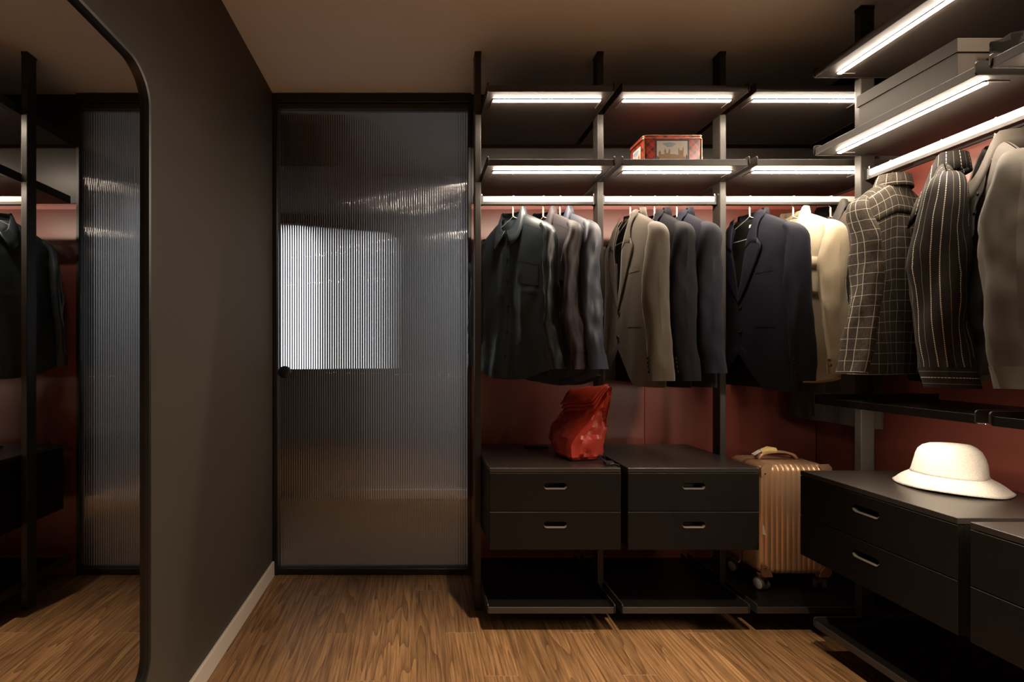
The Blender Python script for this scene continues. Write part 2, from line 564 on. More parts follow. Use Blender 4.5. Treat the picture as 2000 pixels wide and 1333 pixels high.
q.prism(sh, lambda p: (p[0], HY + 0.06, p[1]), lambda p: (p[0], HY + 0.07, p[1]))
w1 = struct(q.build('window_1', 'hall_window'), 'bright arched window blurred behind the fluted glass door')
bx('window_sill', (AX - AR - 0.02, HY - 0.03, AZ0 - 0.025), (AX + AR + 0.02, HY + 0.03, AZ0), 'hall_dark', w1, bevel=0.003)
struct(bx('added_dark_beam_1', (-1.35, 2.60, 2.16), (-0.40, HY, H + 0.05), 'hall_dark'))  # added dark box, makes the corridor's upper left look shaded
hl = thing('corridor_fill_light', 'unseen fill light added on the corridor ceiling behind the glass door', 'lamp', (1.18, 2.58, H + 0.05))  # added out of view to brighten the corridor
q = MB()
q.lathe([(0.0, -0.028), (0.14, -0.028), (0.15, -0.022), (0.15, -0.02)], 32)
q.build('diffuser', 'hall_fill', hl, smooth=True)
q = MB()
q.lathe([(0.151, -0.03), (0.158, -0.03), (0.158, 0.0), (0.0, 0.0)], 32)
q.build('fill_body', 'hub', hl, smooth=True)

# ------------------------------------------------------------------ glass door
DX0, DX1 = XL + 0.002, 0.2755
d1 = bpy.data.objects.new('door_1', None)
C.objects.link(d1)
d1.location = (0, 0, 0)
struct(d1, 'tall sliding door of fluted grey glass in a thin black frame')
bx('head_rail', (DX0, 2.286, 2.352), (DX1, 2.345, 2.398), 'door_metal', d1, bevel=0.002)
bx('top_track', (DX0 + 0.012, 2.296, 2.324), (DX1 - 0.012, 2.338, 2.352), 'shelf', d1, bevel=0.002)
bx('stile', (DX0, 2.288, 0.0), (DX0 + 0.022, 2.342, 2.352), 'door_metal', d1, bevel=0.002)
bx('stile', (DX1 - 0.016, 2.288, 0.0), (DX1, 2.342, 2.352), 'door_metal', d1, bevel=0.002)
bx('bottom_rail', (DX0 + 0.022, 2.292, 0.003), (DX1 - 0.016, 2.340, 0.032), 'door_metal', d1, bevel=0.002)
gx0, gx1, gz0, gz1 = DX0 + 0.022, DX1 - 0.016, 0.032, 2.324
NF = 82
xs, ys = [], []
for i in range(NF):
    for j in range(8):
        u = j / 8.0
        xs.append(gx0 + (gx1 - gx0) * (i + u) / NF)
        ys.append(2.309 - 0.0016 * (1 - abs(2 * u - 1) ** 3.5))
xs.append(gx1)
ys.append(ys[0])
zs = [gz0, 0.10, gz1]
q = MB()
n = len(xs)
front = q.grid([[(x, y, z) for x, y in zip(xs, ys)] for z in (gz0, gz1)])
back = q.grid([[(x, 2.315, z) for x in xs] for z in (gz0, gz1)], flip=True)
for r in (0, n):
    for j in range(n - 1):
        q.f.append((front + r + j, front + r + j + 1, back + r + j + 1, back + r + j))
for j in (0, n - 1):
    q.f.append((front + j, front + n + j, back + n + j, back + j))
q.build('pane', 'glass', d1, smooth=True, angle=1.2)
q = MB()
kx, kz = DX0 + 0.057, 1.101 - 35.0 / 389.0
q.grid([[(kx + r * math.cos(2 * PI * k / 28), y, kz + r * math.sin(2 * PI * k / 28)) for k in range(28)]
        for r, y in ((0.0, 2.284), (0.024, 2.284), (0.030, 2.288), (0.031, 2.300), (0.031, 2.3085))], closed=True)
q.build('knob', 'door_metal', d1, smooth=True)

# ------------------------------------------------------------------ wall mirror
MX = XL + 0.006
my0, my1, mz0, mz1, mr = 0.50, 1.199, 0.234, 1.830, 0.085


def rrect(a0, a1, b0, b1, r, n=10):
    p = []
    for cx, cy, s in ((a1 - r, b1 - r, 0), (a0 + r, b1 - r, 1), (a0 + r, b0 + r, 2), (a1 - r, b0 + r, 3)):
        for k in range(n + 1):
            t = (s + k / n) * PI / 2
            p.append((cx + r * math.cos(t), cy + r * math.sin(t)))
    return p


mi = thing('wall_mirror', 'tall rounded mirror in a thin black frame on the charcoal wall', 'mirror', (0, 0, 0))
q = MB()
q.prism(rrect(my0, my1, mz0, mz1, mr), lambda p: (XL + 0.002, p[0], p[1]), lambda p: (MX, p[0], p[1]))
q.build('mirror_glass', 'mirror', mi)
q = MB()
i_, o_ = rrect(my0, my1, mz0, mz1, mr), rrect(my0 - 0.008, my1 + 0.008, mz0 - 0.008, mz1 + 0.008, mr + 0.008)
q.grid([[(XL, *p) for p in o_], [(MX + 0.012, *p) for p in o_], [(MX + 0.014, *p) for p in rrect(my0 - 0.006, my1 + 0.006, mz0 - 0.006, mz1 + 0.006, mr + 0.006)],
        [(MX + 0.012, *p) for p in i_], [(XL + 0.001, *p) for p in i_]], closed=True)
q.build('frame', 'door_metal', mi, smooth=True)

# ------------------------------------------------------------------ ceiling lamp of the room (behind the camera)
for (lx, ly, lab) in ((0.62, 0.76, 'recessed ceiling downlight over the free floor'), (0.30, -0.35, 'recessed ceiling downlight behind the viewer')):
    rl = thing('downlight', lab, 'lamp', (lx, ly, H))
    q = MB()
    q.lathe([(0.030, 0.010), (0.036, -0.002), (0.046, -0.005), (0.050, -0.003), (0.050, 0.0)], 28)
    q.build('trim_ring', 'door_metal', rl, smooth=True)
    ld_ = bpy.data.lights.new('downlight_bulb', 'SPOT')
    ld_.energy = DOWNLIGHT
    ld_.color = (1.0, 0.82, 0.62)
    ld_.spot_size = math.radians(74)
    ld_.spot_blend = 0.55
    ld_.shadow_soft_size = 0.03
    lo_ = bpy.data.objects.new('bulb', ld_)
    C.objects.link(lo_)
    lo_.parent = rl
    lo_.location = (0, 0, -0.012)

# ------------------------------------------------------------------ wardrobe system
PB = 1.975          # front face of the rear uprights
PR = 1.657          # front face of the right-hand uprights
PWID, PDEP = 0.026, 0.050
post_back = [0.267, 0.792, 1.317, 1.955]
post_right = [1.7275, 1.2025, 0.6775]


def upright(label, loc, rz):
    t = thing('wardrobe_upright', label, 'post', loc, rz, 'floor-to-ceiling uprights of the wardrobe')
    w = PWID / 2
    bx('post', (-w, 0, 0.012), (w, PDEP, H - 0.012), 'metal', t, bevel=0.002, seg=2)
    bx('foot', (-w - 0.001, -0.001, 0.0), (w + 0.001, PDEP + 0.001, 0.012), 'door_metal', t, bevel=0.001)
    bx('top_plate', (-w - 0.001, -0.001, H - 0.012), (w + 0.001, PDEP + 0.001, H), 'door_metal', t, bevel=0.001)
    return t


for x, l in zip(post_back, ('black wardrobe upright nearest the glass door', 'black wardrobe upright between the shirts and the blazers',
                            'black wardrobe upright between the blazers and the navy suit jacket', 'black wardrobe upright hidden in the far corner')):
    upright(l, (x, PB, 0), 0)
for y, l in zip(post_right, ('black corner upright at the left of the plaid shirt', 'black upright at the right end of the hanging rail by the hat',
                             'black upright at the right end beside the camera')):
    upright(l, (PR, y, 0), -PI / 2)

VF, VB = -0.175, 0.285


def bay(kind, i):
    """origin, turn and clear width of a bay"""
    if kind == 'b':
        x0, x1 = post_back[i] + PWID / 2, post_back[i + 1] - PWID / 2
        return (x0, PB, 0), 0.0, x1 - x0
    y0, y1 = post_right[i] - PWID / 2, post_right[i + 1] + PWID / 2
    return (PR, y0, 0), -PI / 2, y0 - y1


def side_plate(u0, u1, z0, z1, f=None):
    """plate with rounded front corner, running back along the shelf end"""
    r = 0.010
    f = VF if f is None else f
    pts = [(VB, z0), (f + r * 0.6, z0), (f, z0 + r * 0.6), (f, z1 - r)]
    for k in range(1, 6):
        a = PI / 2 * k / 5
        pts.append((f + r - r * math.cos(a), z1 - r + r * math.sin(a)))
    pts.append((VB, z1))
    q = MB()
    q.prism(pts, lambda p: (u0, p[0], p[1]), lambda p: (u1, p[0], p[1]))
    return q


def shelf(name, label, cat, b, hb, led=True, group=None, ledlen=None):
    loc, rz, W = bay(*b)
    t = thing(name, label, cat, (loc[0], loc[1], hb), rz, group)
    g = 0.0004
    bm_ = 'shelf' if hb > 1.0 else 'black_lam'
    bx('board', (g + 0.004, VF + 0.003, 0.002), (W - g - 0.004, VB, 0.016), bm_, t, bevel=0.001)
    bx('front_lip', (g + 0.004, VF, 0.0), (W - g - 0.004, VF + 0.003, 0.025), 'black_lam' if led and hb < 1.0 else 'shelf', t, bevel=0.0008)
    side_plate(g, g + 0.004, 0.0, 0.038, VF - 0.004).build('end_bracket', 'metal', t, bevel=0.0006)
    side_plate(W - g - 0.004, W - g, 0.0, 0.038, VF - 0.004).build('end_bracket', 'metal', t, bevel=0.0006)
    if led:
        m = 0.034
        l0, l1 = m, (W - m if W < 0.55 else m + 0.43)
        v = -0.112
        pr = bx('led_profile', (l0 - 0.004, v - 0.0084, -0.0012), (l1 + 0.004, v + 0.0084, 0.0025), 'metal', t, bevel=0.0005)
        q = MB()
        sec = [(v - 0.008, -0.0012), (v - 0.007, -0.0038), (v, -0.0052), (v + 0.007, -0.0038), (v + 0.008, -0.0012)]
        q.grid([[(l0, a, z) for a, z in sec], [(l1, a, z) for a, z in sec]])
        q.build('led_diffuser', 'led' if hb > 1.0 or b[1] == 1 else 'led_low', pr)
        for uu in (l0 - 0.004, l1 + 0.004):
            bx('cable_slot', (uu - 0.0012, v, -0.0008), (uu + 0.0012, v + 0.06, 0.0022), 'lip', pr)
    return t


GU, GL = 'lit upper shelves', 'lit lower shelves'
for i, w in enumerate(('over the shirts', 'over the blazers', 'over the navy suit jacket')):
    shelf('wardrobe_shelf', 'topmost dark lit shelf ' + w, 'shelf', ('b', i), 2.127, True, GU)
    shelf('wardrobe_shelf', 'dark lit shelf just above the rail ' + ('of shirts by the door', 'of blazers, carrying the red tin', 'of the navy suit jacket')[i], 'shelf', ('b', i), 1.838, True, GL)
shelf('wardrobe_shelf', 'topmost lit shelf on the right wall, above the lidded box', 'shelf', ('r', 0), 2.127, True, GU)
shelf('wardrobe_shelf', 'topmost lit shelf on the right wall, nearest the viewer', 'shelf', ('r', 1), 2.127, True, GU)
shelf('wardrobe_shelf', 'lit shelf on the right wall carrying the lidded box', 'shelf', ('r', 0), 1.838, True, GL)
shelf('wardrobe_shelf', 'shelf end at the upper right edge beside the lidded box', 'shelf', ('r', 1), 1.838, True, GL)
shelf('wardrobe_shelf', 'dark shelf at waist height above the white hat', 'shelf', ('r', 0), 0.916, True, 'waist-height shelves')
shelf('wardrobe_shelf', 'waist-height shelf cut by the right edge, beyond the white hat', 'shelf', ('r', 1), 0.916, True, 'waist-height shelves')
for i, w in enumerate(('black floor tray under the drawers nearest the glass door', 'black floor tray under the middle drawers',
                       'black floor tray under the rose gold suitcase')):
    shelf('floor_tray', w, 'tray', ('b', i), 0.086, False, 'low trays just above the floor')
shelf('floor_tray', 'black floor tray under the right-hand drawers below the hat', 'tray', ('r', 0), 0.086, False, 'low trays just above the floor')


def rail(label, b):
    loc, rz, W = bay(*b)
    zc = 1.772
    t = thing('hanging_rail', label, 'rail', (loc[0], loc[1], zc), rz, 'pale hanging rails')
    v = 0.025
    sec = rrect(v - 0.0075, v + 0.0075, -0.013, 0.013, 0.005, 4)
    q = MB()
    q.prism(sec, lambda p: (0.010, p[0], p[1]), lambda p: (W - 0.010, p[0], p[1]))
    q.build('rail_bar', 'rod', t, smooth=True)
    bx('rail_base', (0.010, v - 0.0085, -0.024), (W - 0.010, v + 0.0085, -0.0132), 'metal', t, bevel=0.001)
    for u0, u1 in ((0.0003, 0.012), (W - 0.012, W - 0.0003)):
        s = bx('end_socket', (u0, v - 0.011, -0.026), (u1, v + 0.011, 0.016), 'door_metal', t, bevel=0.002)
        q = MB()
        q.tube([((u0 + u1) / 2, v, 0.014), ((u0 + u1) / 2, v, 0.024)], 0.0035, 10)
        q.build('screw', 'steel', s, smooth=True)
    return t


rail('pale metal hanging rail holding the three shirts by the door', ('b', 0))
rail('pale metal hanging rail holding the three blazers', ('b', 1))
rail('pale metal hanging rail holding the navy suit jacket and cream overshirt', ('b', 2))
rail('pale metal hanging rail running along the right wall', ('r', 0))


def drawer_front(t, W, z0, z1, v0, hx):
    th, hw, hh, zc = 0.018, 0.0435, 0.0125, z0 + (z1 - z0) * 0.66
    g = 0.0006
    d = MB()
    n = 12
    hole = rrect(hx - hw, hx + hw, zc - hh, zc + hh, 0.0115, n // 2)
    x0, x1 = g, W - g
    outer = []
    for (x, z) in hole:
        dx, dz = (x - hx), (z - zc)
        k = min(((x1 - hx) if dx > 0 else (hx - x0)) / max(abs(dx), 1e-6), ((z1 - zc) if dz > 0 else (zc - z0)) / max(abs(dz), 1e-6))
        outer.append((hx + dx * k, zc + dz * k))
    corners = [(x1, z1), (x0, z1), (x0, z0), (x1, z0)]
    for c in corners:
        j = min(range(len(outer)), key=lambda j: (outer[j][0] - c[0]) ** 2 + (outer[j][1] - c[1]) ** 2)
        outer[j] = c
    ins = [(x + (0.0014 if x < hx else -0.0014), z + (0.0014 if z < zc else -0.0014)) if (abs(x - x0) < 1e-6 or abs(x - x1) < 1e-6) and (abs(z - z0) < 1e-6 or abs(z - z1) < 1e-6) else ((x + (0.0014 if x < hx else -0.0014), z) if abs(x - x0) < 1e-6 or abs(x - x1) < 1e-6 else (x, z + (0.0014 if z < zc else -0.0014))) for x, z in outer]
    d.grid([[(x, v0 + th, z) for x, z in outer], [(x, v0 + 0.0014, z) for x, z in outer], [(x, v0, z) for x, z in ins], [(x, v0, z) for x, z in hole], [(x, v0 + th, z) for x, z in hole]], closed=True)
    o = d.build('drawer', 'black_lam', t)
    r = MB()
    r.grid([[(x, v0 + th, z) for x, z in hole], [(x, v0 + th + 0.02, z) for x, z in hole]], closed=True)
    nn = len(hole)
    r.cap([nn + k for k in range(nn)])
    r.build('recess', 'recess', o)
    low = [p for p in rrect(hx - hw + 0.0006, hx + hw - 0.0006, zc - hh + 0.0006, zc + hh - 0.0006, 0.0115, n // 2) if p[1] < zc - 0.002]
    low.sort(key=lambda p: p[0])
    r = MB()
    r.grid([[(x, v0 - 0.0012, z) for x, z in low], [(x, v0 - 0.0012, z + 0.0022) for x, z in low], [(x, v0 + 0.016, z + 0.0022) for x, z in low]])
    r.build('pull', 'lip', o, solid=0.0008)


def cabinet(label, b):
    loc, rz, W = bay(*b)
    t = thing('drawer_cabinet', label, 'drawers', (loc[0], loc[1], 0), rz, 'black two-drawer cabinets')
    v0, v1, z0, z1 = -0.227, 0.239, 0.357, 0.668
    g = 0.0008
    bx('top', (g, v0, z1 - 0.017), (W - g, v1, z1), 'black_top', t, bevel=0.0012)
    c = MB()
    c.box((g, v0 + 0.019, z0 + 0.002), (g + 0.016, v1, z1 - 0.018))
    c.box((W - g - 0.016, v0 + 0.019, z0 + 0.002), (W - g, v1, z1 - 0.018))
    c.box((g + 0.016, v1 - 0.010, z0 + 0.002), (W - g - 0.016, v1, z1 - 0.018))
    c.box((g + 0.016, v0 + 0.042, z0 + 0.002), (W - g - 0.016, v1 - 0.010, z0 + 0.014))
    c.build('carcass', 'black_lam', t)
    zm = z0 + 0.1455
    drawer_front(t, W, z0, zm - 0.0012, v0, W / 2)
    drawer_front(t, W, zm + 0.0012, z1 - 0.0195, v0, W / 2)
    return t


cabinet('black two-drawer cabinet carrying the red bag', ('b', 0))
cabinet('black two-drawer cabinet with an empty top between red bag and suitcase', ('b', 1))
cabinet('black two-drawer cabinet carrying the white hat', ('r', 0))
cabinet('black two-drawer cabinet cut off by the lower right corner', ('r', 1))


# ------------------------------------------------------------------ clothes
def hanger(label, loc, rz, w=0.18, drop=0.080, gap=0.0):
    """bent wire hanger; origin on the top of the rail"""
    t = thing('wire_hanger', label, 'hanger', loc, rz, 'white wire hangers on the rails')
    r = 0.0017
    q = MB()
    pts = []
    R = 0.0125
    for k in range(15):
        a = -0.45 + k * (PI + 0.45) / 14
        pts.append((R * math.cos(a), 0, -0.0105 + R * math.sin(a)))
    pts += [(-R, 0, -0.022), (-R * 0.92, 0, -0.032), (-0.006, 0, -0.040), (-0.001, 0, -0.046), (0, 0, -0.052)]
    q.tube(pts, r, 8)
    q.build('hook', 'wire', t, smooth=True)
    q = MB()
    for ph in (0, PI):
        q.tube([(0.0021 * math.cos(ph + k * 0.75), 0.0021 * math.sin(ph + k * 0.75), -0.050 - k * 0.0014) for k in range(27)], 0.0017, 6)
    q.build('twisted_neck', 'wire', t, smooth=True)
    q = MB()
    z0 = -0.086
    q.tube([(0, 0, z0), (0.012, 0, z0 - 0.008), (w * 0.5, 0, z0 - drop * 0.5), (w, 0, z0 - drop), (w + 0.004, 0, z0 - drop - 0.008), (w - 0.006, 0, z0 - drop - 0.014),
            (0, 0, z0 - drop - 0.016), (-w + 0.006, 0, z0 - drop - 0.014), (-w - 0.004, 0, z0 - drop - 0.008), (-w, 0, z0 - drop),
            (-w * 0.5, 0, z0 - drop * 0.5), (-0.012, 0, z0 - 0.008), (0, 0, z0)], r, 6, False)
    q.build('arms', 'wire', t, smooth=True)
    return t


class Garment:
    def __init__(s, name, label, cat, loc, rz, **p):
        d = dict(L=0.70, ws=0.205, wc=0.20, wh=0.235, b=0.034, bh=0.042, sd=0.082, wn=0.062, zn=-0.088, fold=0.010, kf=26.0, seed=1.0,
                 tail=0.05, m='satin_teal', sl=0.60, sr0=0.050, sr1=0.038, sfl=0.45, spread=0.03, sy=-0.012, sbend=0.02, sfold=0.006,
                 vdepth=0.0, vw=0.05, cut=0.0, wr=0.005, cuff=0.055, group=None, pad=0.0, slL=None, slR=None, neckd=0.070, capu=0.42, creases=())
        d.update(p)
        s.__dict__.update(d)
        s.t = thing(name, label, cat, loc, rz, s.group)

    def W(s, t):
        if t < 0.25:
            return s.ws + (s.wc - s.ws) * smooth(0.02, 0.25, t)
        return s.wc + (s.wh - s.wc) * smooth(0.25, 1.0, t)

    def B(s, t):
        k = 0.0012 + (s.b - 0.0012) * math.sqrt(max(0, 1 - (1 - min(1, t / 0.22)) ** 2))
        return k + (s.bh - s.b) * smooth(0.3, 1.0, t)

    def P(s, x, t, side, off=0.0):
        """point at half-width x and fraction t down; side -1 front, +1 back"""
        a = s.W(t)
        c = min(1.0, abs(x) / a) ** (1 / 0.62)
        y = side * s.B(t) * max(0.0, 1 - c * c) ** 0.42
        if abs(x) < s.wn and t < 0.25:
            y = side * max(abs(y), 0.040 * math.sqrt(1 - (x / s.wn) ** 2) * (1 - smooth(0.0, 0.25, t)))
        drop = s.sd * max(0.0, min(1.0, (abs(x) - s.wn) / (s.ws - s.wn))) ** 1.15 * (1 - t) ** 1.6
        neck = 0.0
        if abs(x) < s.wn and t < 0.3:
            neck = -(s.neckd if side < 0 else 0.0) * (1 - (x / s.wn) ** 2) * (1 - t / 0.3)
        z = s.zn - drop + neck - s.L * t + s.tail * min(1.0, abs(x) / a) ** 2.2 * t ** 5
        if s.cut and side < 0:
            z += s.cut * max(0.0, 1 - abs(x) / 0.13) ** 1.4 * smooth(0.72, 1.0, t)
        f = smooth(0.05, 0.7, t) * s.fold
        edge = max(0.0, 1 - c ** 2)
        ph = s.seed * 3.1 + (1.7 if side > 0 else 0)
        y += side * f * edge * (math.sin(s.kf * x + ph + 1.2 * math.sin(2.6 * t + s.seed)) * 0.75 + 0.45 * math.sin(s.kf * 1.9 * x + ph * 2 + 2.0 * t))
        nz = noise.noise(Vector((x * 9 + s.seed * 7, side * 3.3 + s.seed, z * 7)))
        nz2 = noise.noise(Vector((x * 24 + s.seed * 3, side * 2.1 - s.seed, z * 15 + 4)))
        y += side * (s.wr * nz + s.wr * 0.35 * nz2) * smooth(0.03, 0.15, t) * edge
        rd = 1 - abs(noise.noise(Vector((x * 13 + s.seed * 4.3 + 1.5 * t, side * 5.1 + s.seed, z * 2.6))))
        y += side * s.wr * 1.5 * (rd ** 5 - 0.4) * smooth(0.04, 0.22, t) * edge
        for cz in s.creases:
            y += side * edge * 0.0032 * math.exp(-((t - cz - 0.012 * math.sin(x * 16 + s.seed)) / 0.010) ** 2) * (0.3 + max(0.0, noise.noise(Vector((x * 11, cz * 9, s.seed)))) * 2)
        xx = x + 0.006 * noise.noise(Vector((s.seed, t * 5, 2.2))) * (t ** 1.0) * (1 if x > 0 else -0.6)
        return Vector((xx, y + side * off, z))

    def front(s, x, d, off=0.0):
        return s.P(x, d / s.L, -1, off)

    def xin(s, d):
        """half width of the open V at depth d"""
        if d > s.vdepth:
            return -1
        return s.vw * (1 - d / s.vdepth) ** 0.85

    def body(s):
        T = [0, 0.006, 0.015, 0.03, 0.05, 0.075, 0.10] + [0.10 + 0.90 * k / 66 for k in range(1, 67)]
        M2 = 40
        q = MB()
        uvs = {}
        rows = []
        xs_ = []
        for k in range(2 * M2 + 1):
            cc = math.cos(PI * k / M2)
            xs_.append((abs(cc) ** 0.85) * (1 if cc > 0 else -1))
        arc = [0.0]
        for k in range(1, 2 * M2 + 1):
            p0, p1 = (Vector((xs_[j] * s.wc, s.b * (1 if j < M2 else -1) * max(0.0, 1 - abs(xs_[j]) ** 3.2) ** 0.42)) for j in (k - 1, k))
            arc.append(arc[-1] + (p1 - p0).length)
        for t in T:
            r = []
            a = s.W(t)
            for k in range(2 * M2 + 1):
                r.append(s.P(a * xs_[k], t, -1 if k >= M2 else 1))
                uvs[len(uvs)] = (arc[k], s.L * (1 - t))
            rows.append(r)
        q.grid(rows, flip=True)
        n = 2 * M2 + 1
        if s.vdepth or s.cut:
            keep = []
            for f in q.f:
                c = sum((Vector(q.v[i]) for i in f), Vector()) / len(f)
                ks = [i % n for i in f]
                frontf = all(k >= M2 for k in ks)
                tt = sum(T[i // n] for i in f) / len(f)
                d = tt * s.L
                if frontf and s.vdepth and abs(c.x) < s.xin(d) - 0.002:
                    continue
                keep.append(f)
            q.f = keep
        s.bodyobj = q.build('body', s.m, s.t, smooth=True, uvs=uvs, angle=0)
        if s.vdepth:
            q = MB()
            rows = []
            for k in range(14):
                t = 0.005 + k / 13 * min(0.95, s.vdepth / s.L + 0.12)
                a = s.W(t) * 0.80
                rows.append([s.P(-a + 2 * a * j / 16, t, 1, -0.008) for j in range(17)])
            q.grid(rows)
            q.build('lining', 'lining', s.t, smooth=True, angle=0)
            if s.cut:
                q = MB()
                rows = []
                for k in range(8):
                    t = 0.62 + k / 7 * 0.375
                    a = s.W(t) * 0.85
                    rows.append([s.P(-a + 2 * a * j / 12, t, 1, -0.006) for j in range(13)])
                q.grid(rows)
                q.build('tail_lining', 'lining', s.t, smooth=True, angle=0)
        return s

    def sleeve(s, sg, m=None, cuff=True, btn=0, bm='button'):
        sl = (s.slR if sg > 0 else s.slL) or {}
        ln, spread, sy, bend = sl.get('len', s.sl), sl.get('spread', s.spread), sl.get('y', s.sy), sl.get('bend', s.sbend)
        n, K = 24, 34
        q = MB()
        uvs = {}
        rows = []
        end = 1.0 - (s.cuff / ln if cuff and s.cuff else 0)
        x_st = s.ws - 0.035
        dr = s.sd * ((x_st - s.wn) / (s.ws - s.wn)) ** 1.15
        # centre line: leaves along the shoulder slope, then turns down
        cl, px_, pz_ = [], x_st, s.zn - dr - 0.013
        NS = 200
        for i in range(NS + 1):
            u = i / NS
            ang = math.radians(32 + 56 * smooth(0.0, 0.15, u)) if u < 0.15 else math.radians(88) - spread * 1.2 * smooth(0.15, 0.6, u)
            cl.append((px_, pz_, ang))
            px_ += math.cos(ang) * ln / NS
            pz_ -= math.sin(ang) * ln / NS

        def cen(u):
            x, z, ang = cl[min(NS, max(0, int(round(u * NS))))]
            y = sy * smooth(0, 0.3, u) - bend * math.sin(PI * min(1, u)) + sl.get('yend', 0) * u * u
            return x, y, z, ang

        def ring(u, grow=0.0):
            x, y, z, ang = cen(u)
            r = (s.sr0 + (s.sr1 - s.sr0) * u ** 0.8)
            g1 = smooth(-0.05, 0.20, u)
            g2 = math.sqrt(max(0.0, 1 - (1 - min(1, (u + 0.02) / s.capu)) ** (2 if s.capu < 0.4 else 1.5)))
            rx, ry = 0.013 + (r * s.sfl - 0.013) * g1 + grow, 0.014 + (r - 0.014) * g2 + grow
            nx_, nz_ = math.sin(ang), math.cos(ang)
            out = []
            for k in range(n + 1):
                a = 2 * PI * (k % n) / n
                ca, sa = math.cos(a), math.sin(a)
                ca = abs(ca) ** 0.8 * (1 if ca > 0 else -1)
                wob = s.sfold * smooth(0.08, 0.4, u) * (math.sin(3 * a + s.seed * 5 + 9 * u * sg) * 0.6 + math.sin(2 * a + 14 * u + s.seed) * 0.5)
                wob += s.wr * 1.1 * noise.noise(Vector((math.cos(a) * 1.6 + s.seed * 5 + sg, math.sin(a) * 1.6, u * 9))) * smooth(0.05, 0.15, u)
                rd = 1 - abs(noise.noise(Vector((math.cos(a) * 1.9 + s.seed * 3, math.sin(a) * 1.9 + sg, u * 4.5))))
                wob += s.wr * 0.9 * (rd ** 5 - 0.4) * smooth(0.08, 0.2, u)
                out.append(Vector((sg * (x + (rx + wob) * ca * nx_), y + (ry + wob) * sa, z + (rx + wob) * ca * nz_)))
            return out, r
        for i in range(K + 1):
            u = end * (i / K) ** 1.12
            rr, r = ring(u)
            rows.append(rr)
            for k in range(n + 1):
                uvs[len(uvs)] = (k / n * 2 * PI * s.sr0 * 0.78, ln * (1 - u))
        q.grid(rows)
        o = q.build('sleeve', m or s.m, s.t, smooth=True, uvs=uvs, angle=0)
        if cuff and s.cuff:
            q = MB()
            rows = []
            uvs = {}
            for u, g in ((end - 0.004, 0.0), (end - 0.002, 0.0022), (end + 0.03, 0.0026), (1.0, 0.0030), (1.0, 0.0), (0.985, -0.004)):
                rr, r = ring(u, g)
                rows.append(rr)
                for k in range(n + 1):
                    uvs[len(uvs)] = (ln * (1 - u) + 0.006, k / n * 2 * PI * 0.05)
            q.grid(rows)
            q.build('cuff', m or s.m, o, smooth=True, uvs=uvs, angle=0.8)
        for b in range(btn):
            u = 1.0 - (0.035 + 0.017 * b) / ln
            rr, r = ring(u)
            p = rr[int(n * sl.get('bk', 0.80)) % n]
            c = Vector((sg * cen(u)[0], cen(u)[1], p.z))
            dirn = (p - c).normalized()
            s.btn(p + dirn * 0.001, dirn, 0.0062, bm, o)
        return o

    def btn(s, p, d, r=0.006, m='button', parent=None):
        q = MB()
        d = Vector(d).normalized()
        a = d.orthogonal().normalized()
        b = d.cross(a)
        n = 12
        rows = [[Vector(p) + d * h + (a * math.cos(2 * PI * k / n) + b * math.sin(2 * PI * k / n)) * rr for k in range(n)]
                for rr, h in ((r * 0.9, -0.001), (r, 0.001), (r * 0.92, 0.0024), (r * 0.7, 0.0022), (r * 0.55, 0.0016), (0.0004, 0.0015))]
        q.grid(rows, closed=True)
        return q.build('button', m, parent or s.t, smooth=True)

    def patch(s, name, rows, m=None, off=0.004, n=8, thick=0.0028, parent=None, side=-1):
        """cloth piece lying on the front; rows of (depth left, x left, depth right, x right)"""
        q = MB()
        g = []
        uvs = {}
        for (d0, x0, d1, x1) in rows:
            r = []
            for j in range(n + 1):
                w = j / n
                x, d = x0 + (x1 - x0) * w, d0 + (d1 - d0) * w
                r.append(s.P(x, max(0.0, d) / s.L, side, off) + Vector((0, 0, -min(0.0, d))))
                uvs[len(uvs)] = (x, s.L - d)
            g.append(r)
        q.grid(g)
        return q.build(name, m or s.m, parent or s.t, smooth=True, solid=thick if thick > 0.0015 else 0.0, uvs=uvs, angle=0)

    def collar(s, m=None, tip=0.060, back=0.045, spreadx=0.034, gap=0.10, hgt=0.034, rx=None, ry=0.046, front_drop=0.090):
        """turn-down shirt collar round the neck, open in front"""
        rx = rx or s.wn * 1.04
        q = MB()
        g = []
        uvs = {}
        n = 40
        for i in range(n + 1):
            a = -PI / 2 + gap + (2 * PI - 2 * gap) * i / n      # from front, round the back, to front
            ca, sa = math.cos(a), math.sin(a)
            fr = smooth(0.1, 1.0, -sa)
            base = Vector((rx * ca, ry * sa * (1.0 if sa > 0 else 0.95), s.zn - front_drop * fr - 0.004))
            up = base + Vector((0, 0, hgt - 0.006 * fr)) + Vector((-ca * 0.006, -sa * 0.004, 0))
            end = 1 - min(i, n - i) / (n * 0.34)
            end = max(0.0, end)
            le = back + (tip - back) * end
            out = Vector((ca, sa * 0.8, 0))
            fold = up + out * 0.0035 + Vector((0, 0, -0.0015))
            lo = up + out * (0.012 + 0.006 * fr) + Vector((0, -0.008 * end, -le))
            lo.x += spreadx * end * (1 if i < n / 2 else -1)
            mid = (fold + lo) / 2 + out * 0.0006
            g.append([base, up, fold, mid, lo])
            for w in range(5):
                uvs[len(uvs)] = (i / n * 0.40, 0.2 + w * 0.015)
        q.grid(g)
        return q.build('collar', m or s.m, s.t, smooth=True, solid=0.0022, uvs=uvs, angle=0.55)


RT = 1.772 + 0.013      # top of the rails
RY = PB + 0.025         # centre line of the rear rails
RXR = PR + 0.025        # centre line of the right-hand rail


